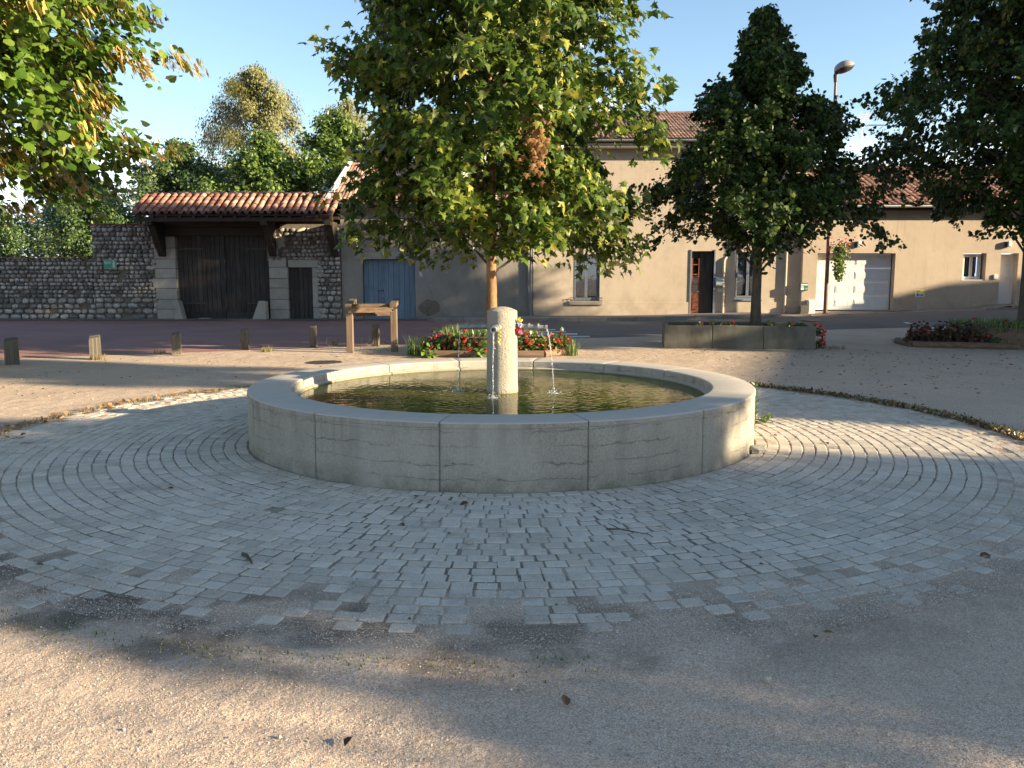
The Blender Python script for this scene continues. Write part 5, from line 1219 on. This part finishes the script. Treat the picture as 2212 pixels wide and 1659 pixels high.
logs = [(-1.95, 17.3, -1.55, 16.62), (-1.55, 16.62, -.35, 16.52), (-.35, 16.52, .62, 16.60), (.62, 16.60, 1.15, 17.15), (-1.95, 17.3, -1.75, 18.3), (1.15, 17.15, 1.05, 18.2)]
for i, (xa, ya, xb, yb) in enumerate(logs): b = MB(); b.tt = random.random(); b.tube([(xa, ya, .06), ((xa + xb) / 2, (ya + yb) / 2, .07), (xb, yb, .06)], [.075, .07, .075], 10); b.build('border_log', M['logwood'], fb, smooth=True)
b = MB(); b.add([(-1.9, 17.3, .05), (-1.5, 16.65, .05), (-.35, 16.56, .05), (.6, 16.64, .05), (1.1, 17.15, .05), (1.0, 18.3, .05), (-1.7, 18.4, .05)], [tuple(range(7))]); b.build('soil', M['soil'], fb)
BGp = 'red begonias in the bed behind the fountain'
sp_ = [(-1.75, 17.2, 0), (-1.5, 16.9, 1), (-1.25, 17.0, 0), (-1.0, 16.78, 1), (-.78, 16.75, 1), (-.55, 16.72, 0), (.0, 16.75, 1), (.22, 16.78, 1), (.42, 16.82, 1), (.62, 16.85, 0), (.82, 17.0, 1), (1.0, 17.2, 1), (1.02, 17.5, 1), (.15, 17.0, 0), (.45, 17.02, 0), (-1.55, 17.4, 0), (-.15, 16.7, 0)]
for i, (x, y, fl) in enumerate(sp_):
    plant('begonia', (x, y, .06), .19 + .03 * (i % 3), .30 + .05 * (i % 4), 150, .085, 'begonia', ('red flowering' if fl else 'mostly green') + ' begonia behind the fountain, ' + ('at the far left end of the log edging', 'in front at the left end of the log edging', 'left of the leafy weed on the log edging', 'behind the bright leafy weed', 'just left of the column, in the front row', 'close to the left side of the column', 'hidden behind the column, front row', 'first to the right of the column', 'second to the right of the column', 'third to the right of the column', 'near the right corner of the log edging', 'at the right corner of the log edging', 'at the right end, nearest the timber planter', 'second row, right behind the column', 'second row, right of the column', 'second row at the left end', 'second front plant behind the column')[i], BGp, 'red', 13 if fl else 4, .032, 100 + i)
for i, (x, y) in enumerate(((-2.0, 17.1), (-1.85, 16.85), (1.2, 16.95))): blades('grass_tuft', disc((x, y), .14, 60, .0), .38, M['grass'], None, (x, y, 0), 70 + i, .006, None, ('tall wispy grass tuft at the left corner of the log edging', 'smaller grass tuft in front of the left corner of the log edging', 'grass tuft at the right corner of the log edging')[i], 'grass tuft')
plant('leafy_weed', (-1.62, 16.5, 0), .16, .22, 70, .09, 'bush2', 'bright green weed growing before the left end of the log edging', None, seed=5, cat='weed')
plant('leafy_weed', (-.62, 16.45, 0), .12, .22, 60, .09, 'bush2', 'bright green leafy plant beside the fountain column at the log edging', None, seed=6, cat='weed')
# ---- right flower bed round the second linden
RC = (11.6, 19.5)
rb_ = root('raised_bed', (RC[0], RC[1], 0), 'octagonal timber planter round the tall linden at the right edge', 'planter'); octa_bed(rb_, RC, 1.5, .42, M['logwood'], M['bush'] if False else M['postwood'])
blades('grass', disc(RC, 1.45, 3400, .36), .24, M['grass'], rb_, (RC[0], RC[1], 0), 5, .007, kind='stuff')
fb2 = root('flower_bed', (9.9, 19.1, 0), 'low log edged bed of dark leaved red begonias at the right edge', 'flower bed')
for xa, ya, xb, yb in ((8.95, 19.0, 10.2, 18.55), (10.2, 18.55, 11.6, 18.1), (11.6, 18.1, 13.2, 18.2), (8.95, 19.0, 9.1, 20.1)): b = MB(); b.tt = random.random(); b.tube([(xa, ya, .06), (xb, yb, .06)], .08, 10); b.build('border_log', M['logwood'], fb2, smooth=True)
b = MB(); b.add([(8.95, 19.0, .05), (10.2, 18.6, .05), (11.6, 18.15, .05), (13.2, 18.3, .05), (13.2, 20.5, .05), (9.1, 20.5, .05)], [tuple(range(6))]); b.build('soil', M['soil'], fb2)
for i, (x, y) in enumerate(((9.15, 19.2), (9.35, 19.05), (9.4, 19.6), (9.6, 19.15), (9.8, 18.95), (9.85, 19.4), (10.05, 18.95), (10.3, 18.8), (10.35, 19.2), (10.6, 18.7), (10.9, 18.65), (11.3, 18.5), (11.8, 18.4))):
    plant('dark_begonia', (x, y, .06), .25, .42 + .06 * (i % 3) - (.15 if i > 8 else 0), 190, .09, 'bronze' if i < 9 else 'begonia', ('dark bronze leaved begonia' if i < 9 else 'low green plant') + ' in the right hand bed, ' + ('at its left corner', 'at the front left corner', 'at the left rear', 'second in the front row', 'third in the front row', 'in the middle of the second row', 'fourth in the front row', 'fifth in the front row', 'last of the second row', 'before the first planter boards', 'before the middle of the timber planter', 'before the linden trunk', 'rightmost, before the timber planter')[i], 'plants of the right hand flower bed', 'red', (5, 1, 4, 1, 1, 0, 1, 4, 1)[i] if i < 9 else 1, .035, 200 + i)
for i, (x, y) in enumerate(((11.0, 19.0), (11.9, 18.9), (12.2, 19.6))): plant('dark_begonia', (x, y, .4), .18, .22, 70, .08, 'bronze', ('left', 'middle', 'rear right')[i] + ' small red flowered plant in the timber planter round the right hand linden', 'red plants in the right hand planter', 'red', 5, .035, 230 + i)
# ---- concrete planter under the first linden
pl = root('concrete_planter', (3.34, 18.71, 0), 'long low planter of dark stained concrete slabs under the pyramid linden', 'planter')
jx = [3.34, 4.38, 5.46, 6.56]; ya, yb = 18.71, 20.2
for k in range(3):
    b = MB(); b.tt = random.random(); b.box(jx[k] + .004, jx[k + 1] - .004, ya, ya + .12, -.05, .50 + .004 * (k % 2), .010); b.build('front_slab', M['concrete'], pl)
    b = MB(); b.tt = random.random(); b.box(jx[k] + .004, jx[k + 1] - .004, yb, yb + .12, -.05, .50, .010); b.build('rear_slab', M['concrete'], pl)
for xa, xb in ((jx[0] + .004, jx[0] + .12), (jx[3] - .12, jx[3] - .004)): b = MB(); b.box(xa, xb, ya + .123, yb - .003, -.05, .498, .010); b.build('end_slab', M['concrete'], pl)
b = MB(); b.box(jx[0] + .13, jx[3] - .13, ya + .13, yb - .01, .1, .42); b.build('soil', M['soil'], pl)
pl.rotation_euler = (0, 0, R(-8.3))
for i, (x, y, z, fl) in enumerate(((4.15, 18.8, .42, 3), (4.4, 18.85, .42, 4), (4.62, 18.8, .42, 2), (4.85, 18.8, .42, 3), (6.15, 18.75, .42, 2), (6.35, 18.7, .42, 3), (5.7, 18.85, .42, 1))):
    plant('begonia', (x, y, z), .15, .15, 60, .07, 'begonia', 'low begonia peeping over the concrete planter, ' + ('leftmost of the four left of the trunk', 'second of the four left of the trunk', 'third of the four left of the trunk', 'nearest the trunk on its left', 'left of the last plant at the right end', 'last at the right end', 'alone right of the trunk')[i], 'begonias in the concrete planter', 'red', fl, .028, 300 + i)
for i, (x, y, z) in enumerate(((6.68, 18.62, .28), (6.72, 18.7, .02))): plant('geranium', (x, y, z), .17, .24, 80, .07, 'begonia', ('red geranium spilling over the right end of the concrete planter', 'red geranium on the ground at the right end of the concrete planter')[i], None, 'red', 16, .035, 320 + i)
blades('grass_tuft', disc((6.95, 18.5), .3, 120, 0), .10, M['dry'], None, (6.95, 18.5, 0), 81, .005, None, 'dry grass at the foot of the right end of the concrete planter', 'grass tuft')
# ---- hanging basket on the lamp post
hb = root('hanging_basket', (LX + .38, LYy - .1, 2.7), 'flower basket with trailing green and red geraniums hanging from the street lamp', 'flower basket')
b = MB(); b.lathe([(.02, -.16), (.15, -.1), (.2, 0), (.21, .02)], (LX + .38, LYy - .1, 2.5), 16); b.build('basket', M['darkmetal'], hb)
b = MB(); b.tube([(LX, LYy, 2.62), (LX + .2, LYy - .05, 2.66), (LX + .38, LYy - .1, 2.52)], .012, 6); b.build('bracket', M['darkmetal'], hb)
r_ = np.random.default_rng(19); n = 900; tt_ = r_.random(n); P = np.array([LX + .36, LYy - .15, 2.62]) + np.stack([r_.normal(0, .17, n) * (1 - .6 * tt_), r_.normal(0, .15, n) * (1 - .6 * tt_), -1.15 * tt_ ** 1.3 + r_.normal(0, .05, n)], 1)
leaf_mesh('foliage', HEART_LEAF, leaf_frames(P, np.tile([0, -1., 0], (n, 1)), r_.uniform(.04, .08, n), 1.2, .8, r_), M['bush2'], hb.location, hb)
b = MB()
for k in range(34): petals(b, (LX + .36 + r_.normal(0, .22), LYy - .2 + r_.normal(0, .1), 2.68 + r_.normal(0, .10)), .04, 5, k)
b.build('blossoms', M['red'], hb)

# ------------------------------------------------------------------ wooden posts, notice stand
for i, (px, py, top, wd, lab) in enumerate(((27, 787, 733, .26, 'thick weathered wooden bollard at the far left edge'), (207, 776, 727, .23, 'second wooden bollard from the left'), (382, 765, 720, .20, 'third wooden bollard from the left, dappled by sun'), (529, 755, 712, .19, 'fourth wooden bollard, in front of the big gate'), (677, 750, 706, .18, 'fifth wooden bollard, just left of the timber stand'), (812, 748, 703, .17, 'wooden bollard seen through the timber stand'))):
    x, y = gp(px, py); h = at(px, top, y)[1]; b = MB(); ca = R((28, 24, 18, 14, 10, -8)[i]); b.tt = random.random(); s = wd / 2 * .86
    vs = [(-s, -s), (-s * .35, -s * 1.02), (-s * .25, -s * .9), (s * .3, -s * 1.0), (s * .4, -s * .9), (s, -s), (s, s), (-s, s)]; pr = []
    for zz, k in ((-.05, 1.02), (h * .5, 1.0), (h - .03, .97), (h, .90)):
        for (u, v) in vs: pr.append((x + (u * math.cos(ca) - v * math.sin(ca)) * k, y + (u * math.sin(ca) + v * math.cos(ca)) * k, zz + (v * .22 + u * .10 if zz > h * .9 else 0)))
    n = 8; fs = [(j * n + k, j * n + (k + 1) % n, (j + 1) * n + (k + 1) % n, (j + 1) * n + k) for j in range(3) for k in range(n)] + [tuple(range(n))[::-1], tuple(3 * n + k for k in range(n))]
    b.add(pr, fs); tagp(b.build('wooden_bollard', M['postwood']), lab, 'bollard', 'wooden bollards along the red road')
st = root('timber_stand', (-2.95, 17.7, 0), 'timber frame stand with two square posts and sloping empty top rails beside the road', 'stand')
px0, py0 = gp(757, 762); px1, py1 = gp(852, 755); py1 = py0 + .25
px1 = at(852, 755, py1)[0]
for x, y, tp in ((px0, py0, .84), (px1, py1, .90)): b = MB(); b.tt = random.random(); b.box(x - .068, x + .068, y - .06, y + .06, -.05, tp, .008); b.build('post', M['standwood'], st)
def slant(xa, ya, xb, yb, z0, z1, dy0, dy1, nm, e=0.):
    b = MB(); b.tt = random.random(); d = Vector((xb - xa, yb - ya, 0)).normalized(); A = Vector((xa, ya, 0)) - d * e; B = Vector((xb, yb, 0)) + d * e; v = []
    for P_ in (A, B): v += [(P_.x, P_.y + dy0, z0), (P_.x, P_.y + dy1, z0), (P_.x, P_.y + dy1, z1), (P_.x, P_.y + dy0, z1)]
    b.add(v, [(0, 1, 2, 3), (7, 6, 5, 4), (0, 4, 5, 1), (1, 5, 6, 2), (2, 6, 7, 3), (3, 7, 4, 0)]); return b.build(nm, M['standwood_x'], st)
slant(px0, py0, px1, py1, .83, .925, -.12, -.062, 'front_rail', .0); slant(px0, py0, px1, py1, .945, 1.0, .05, .42, 'top_board', -.07); slant(px0, py0, px1, py1, .74, .82, .30, .36, 'rear_rail', -.06); slant(px0, py0, px1, py1, .885, .94, -.055, .10, 'middle_board', -.07)
for x, y in ((px0, py0), (px1, py1)):
    b = MB(); b.prism([(y - .10, .93), (y + .45, 1.0), (y + .45, 1.10), (y - .10, 1.01)], 0, x - .068, x + .068); b.build('end_block', M['standwood'], st)
    b = MB(); b.tube([(x + .02, y - .135, .88), (x + .02, y - .118, .88)], .018, 10); b.build('bolt', M['darkmetal'], st)
r_ = np.random.default_rng(77); b = MB()
for k in range(9):
    x, y = -2.95 + r_.normal(0, .35), 17.9 + r_.normal(0, .2); p = [(x, y, 0)]; 
    for j in range(4): q_ = p[-1]; p.append((q_[0] + r_.normal(0, .08), q_[1] + r_.normal(0, .05), q_[2] + .07))
    b.tube(p, [.004, .003, .003, .002, .001], 4)
    b.tube([p[2], (p[2][0] + .09, p[2][1], p[2][2] + .05)], [.002, .001], 4)
tagp(b.build('dry_weeds', M['dry']), 'straggly dry weeds growing under the timber stand', 'weeds')
for i, (px, py, rr_, n, lab) in enumerate(((578, 760, .12, 70, 'small grass tuft between the third and fourth bollard on the left'), (345, 764, .12, 60, 'grass tuft beside the second bollard'), (725, 745, .10, 50, 'grass tuft at the road edge by the fifth bollard'), (215, 777, .14, 60, 'grass tuft at the foot of the second bollard'))):
    x, y = gp(px, py); blades('grass_tuft', disc((x, y), rr_, n, 0), .12, M['dry'], None, (x, y, 0), 500 + i, .005, None, lab, 'grass tuft')
x, y = gp(700, 783); b = MB(); b.lathe([(.33, 0), (.33, .008), (.30, .010), (.29, .006), (.001, .006)], (x, y, 0), 32)
for k in range(-4, 5): b.box(x - .24, x + .24, y + k * .055 - .01, y + k * .055 + .01, .0062, .0105)
tagp(b.build('manhole_cover', M['darkmetal']), 'round dark iron manhole cover in the gravel left of the fountain', 'manhole cover')
x, y = 9.6, 27.2; b = MB(); b.lathe([(.36, 0), (.36, .010), (.001, .010)], (x, y, gz(x, y) + .004), 28); tagp(b.build('manhole_cover', M['darkmetal']), 'round manhole cover in the asphalt before the lamp post', 'manhole cover')

# ------------------------------------------------------------------ litter, weeds, small stones
def litter_strip(name, lab, P, seed, ls=.045, mat='fallen', flat=1.):
    r = np.random.default_rng(seed); N = len(P); A = leaf_frames(P, unit(r.normal(0, 1, (N, 3)) + [0, 0, .5]), r.uniform(.5, 1.3, N) * ls, .0, 1.5, r); A[:, 2, :3] *= flat; o = leaf_mesh(name, HEART_LEAF, A, M[mat], (0, 0, 0), None, kind='stuff'); o['label'] = lab; return o
r_ = np.random.default_rng(90)
def arc_pts(a0_, a1_, n, r0=5.12, w=.10):
    t = R(a0_) + R(a1_ - a0_) * r_.random(n); q = r0 + np.abs(r_.normal(0, w, n)) - .03; return np.stack([PC[0] + q * np.cos(t), PC[1] + q * np.sin(t), .012 + r_.random(n) * .03], 1)
litter_strip('leaf_litter', 'ridge of dry fallen leaves along the right hand rim of the paved circle', arc_pts(-8, 62, 1500, 5.06, .10), 1, .036)
litter_strip('leaf_litter', 'thin line of orange fallen leaves along the left rim of the paved circle', arc_pts(140, 186, 130, 5.05, .08), 2, .042, 'dead')
P = arc_pts(-8, 62, 2600, 5.10, .09); P[:, 2] = 0; blades('rim_grass', P, .06, M['grass'], None, (0, 0, 0), 6, .004, 'stuff', 'low grass growing among the leaves along the right rim of the paved circle')
P = arc_pts(115, 190, 1200, 5.06, .10); P[:, 2] = 0; blades('rim_grass', P, .04, M['dry'], None, (0, 0, 0), 7, .004, 'stuff', 'dry grass along the left rim of the paved circle')
P = arc_pts(-150, -85, 700, 5.22, .12); P[:, 2] = 0; blades('moss', P, .018, M['grass'], None, (0, 0, 0), 9, .003, 'stuff', 'moss and tiny weeds in the dirt at the near edge of the paving')
n = 620; P = np.stack([r_.uniform(3.6, 11, n), r_.uniform(11, 18.3, n), np.full(n, .012)], 1); litter_strip('leaf_debris', 'small dark leaf debris strewn over the shaded gravel at the right', P, 3, .05, flat=.3)
n = 150; P = np.stack([r_.uniform(-8, -3.2, n), r_.uniform(10.5, 17, n), np.full(n, .012)], 1); litter_strip('leaf_debris', 'leaf debris strewn over the gravel at the left', P, 4, .045, flat=.3)
n = 160; t = r_.uniform(0, 6.28, n); q = np.sqrt(r_.uniform(2.6 ** 2, 5 ** 2, n)); P = np.stack([PC[0] + q * np.cos(t), PC[1] + q * np.sin(t), np.full(n, .02)], 1); litter_strip('leaf_crumbs', 'little crumbs of dry leaf scattered over the setts', P, 5, .026, flat=.35)
curl = (np.array([(0, 0, 0), (.28, .12, .12), (.42, .45, .20), (.25, .8, .10), (0, 1.1, .02), (-.25, .8, .12), (-.42, .45, .24), (-.28, .12, .12), (0, .5, -.02)]), np.array([(i, (i + 1) % 8, 8) for i in range(8)]))
fm_ = np_mesh('fallen_leaf', curl[0], curl[1], M['fallen'])
spots = [(1012, 1092, .075), (1000, 1078, .05), (375, 1060, .05), (846, 1158, .04), (1432, 1146, .06), (1224, 1534, .075), (95, 1228, .07), (1992, 906, .07), (1735, 930, .05), (1990, 925, .05), (1782, 960, .06), (1672, 945, .05), (648, 1035, .05), (243, 1040, .035), (540, 1217, .05), (2135, 1203, .11), (1800, 1375, .07), (1762, 1380, .05), (480, 830, .04), (615, 1008, .04), (1900, 765, .05), (1960, 915, .05), (760, 1602, .07), (1606, 1130, .03), (1345, 1125, .04), (20, 950, .07), (45, 945, .06), (340, 875, .05), (870, 1135, .05)]
for i, (px, py, s) in enumerate(spots):
    s *= .62 if py > 1100 else .8
    x, y = gp(px, py); o = link('fallen_leaf', fm_, None, (x, y, .016 + s * .06)); o.rotation_euler = (random.gauss(0, .3), random.gauss(0, .3), random.uniform(0, 6.28)); o.scale = (s, s * 1.1, s)
    tagp(o, 'dry curled ' + ('brown', 'tan')[i % 2] + ' leaf lying ' + ['right at the foot of the middle fountain block', 'just left of the leaf at the middle block foot', 'on the setts left of the fountain, near edge of shade', 'on the setts in front, below the star shaped gap', 'on the setts right of centre, before the fountain', 'alone on the gravel in the centre foreground', 'on the outer setts at the far left foreground', 'at the right rim beside the leaf litter ridge', 'on the setts beyond the right side of the fountain', 'just beside the litter ridge at the right', 'near the first leaf right of the fountain', 'on the sunlit setts close to the loose block', 'at the foot of the fountain, second block from the left', 'on the shaded setts midway to the left edge', 'on the setts near the short dark stick', 'on the gravel edge at the right, largest of all', 'on the dark gravel below the paving at the right', 'beside another leaf on the dark gravel at the right', 'on the sunlit gravel left of the fountain', 'in the joint at the left foot of the fountain', 'on the shaded gravel behind the right hand litter ridge', 'on the outermost setts at the far right', 'in the sun patch at the bottom, left of centre', 'on the setts below the loose block', 'on the setts before the fourth fountain block', 'at the far left rim in orange litter', 'on the setts by the orange litter at the left', 'on the lit setts at the left, by the long twig', 'on the setts left of centre before the fountain'][i], 'leaf', 'fallen leaves lying singly')
tw_ = [((1310, 1150), (1400, 1162), 'dark twig with a fork on the setts at the right'), ((560, 838 + 75), (640, 910), 'long thin twig on the setts at the left of the fountain'), ((525, 1205), (545, 1225), 'short dark stick on the setts in the left foreground')]
for i, (a, c, lab) in enumerate(tw_):
    x0, y0 = gp(*a); x1, y1 = gp(*c); b = MB(); L = math.hypot(x1 - x0, y1 - y0); rr_ = .006 if i < 2 else .012
    b.tube([(x0, y0, .022), ((x0 * 2 + x1) / 3, (y0 * 2 + y1) / 3 + .01, .03), (x1, y1, .022)], [rr_, rr_ * .9, rr_ * .4], 6)
    if i < 2: b.tube([((x0 * 2 + x1) / 3, (y0 * 2 + y1) / 3 + .01, .03), (x0 + .02, y0 + .10, .03)], [.004, .002], 5)
    tagp(b.build('twig', M['bark']), lab, 'twig')
V_, F_ = round_stone(77)
for (px, py, s, lab) in ((1636, 980, (.085, .055, .04), 'loose broken block of stone at the foot of the fountain on the right'), (1608, 985, (.04, .04, .02), 'small stone beside the broken block at the fountain foot'), (1014, 1180, (.022, .02, .015), 'small white pebble on the setts in front of the fountain'), (1656, 1476, (.018, .015, .012), 'small pale pebble in the gravel foreground')):
    x, y = gp(px, py); o = link('loose_stone', np_mesh('loose_stone', V_ * np.array(s), F_, M['ashlar'], None, False), None, (x, y, s[2] * .8 + .01)); tagp(o, lab, 'stone')
x, y = gp(1640, 905); plant('weed', (x - .02, y - .3, 0), .09, .14, 60, .05, 'bush2', 'small bright green weed at the foot of the fountain on the right', None, seed=9, leaf=SMALL_LEAF, cat='weed')
x, y = gp(1637, 960); x = FC[0] + 2.52; y = 8.6; b = MB(); 
for k in range(26): t = k / 26; b.add([(x + .01 * math.sin(k), y - .2, .05 + .5 * t), (x + .05 * (1 if k % 2 else -1), y - .2 + .03 * math.sin(k * 2), .09 + .5 * t), (x + .01 * math.sin(k), y - .2, .065 + .5 * t)], [(0, 1, 2)])
b.tube([(x, y - .2, 0), (x + .02, y - .2, .3), (x, y - .2, .62)], [.004, .003, .001], 5)
tagp(b.build('tall_weed', M['grass']), 'slender tall weed growing against the right side of the fountain', 'weed')
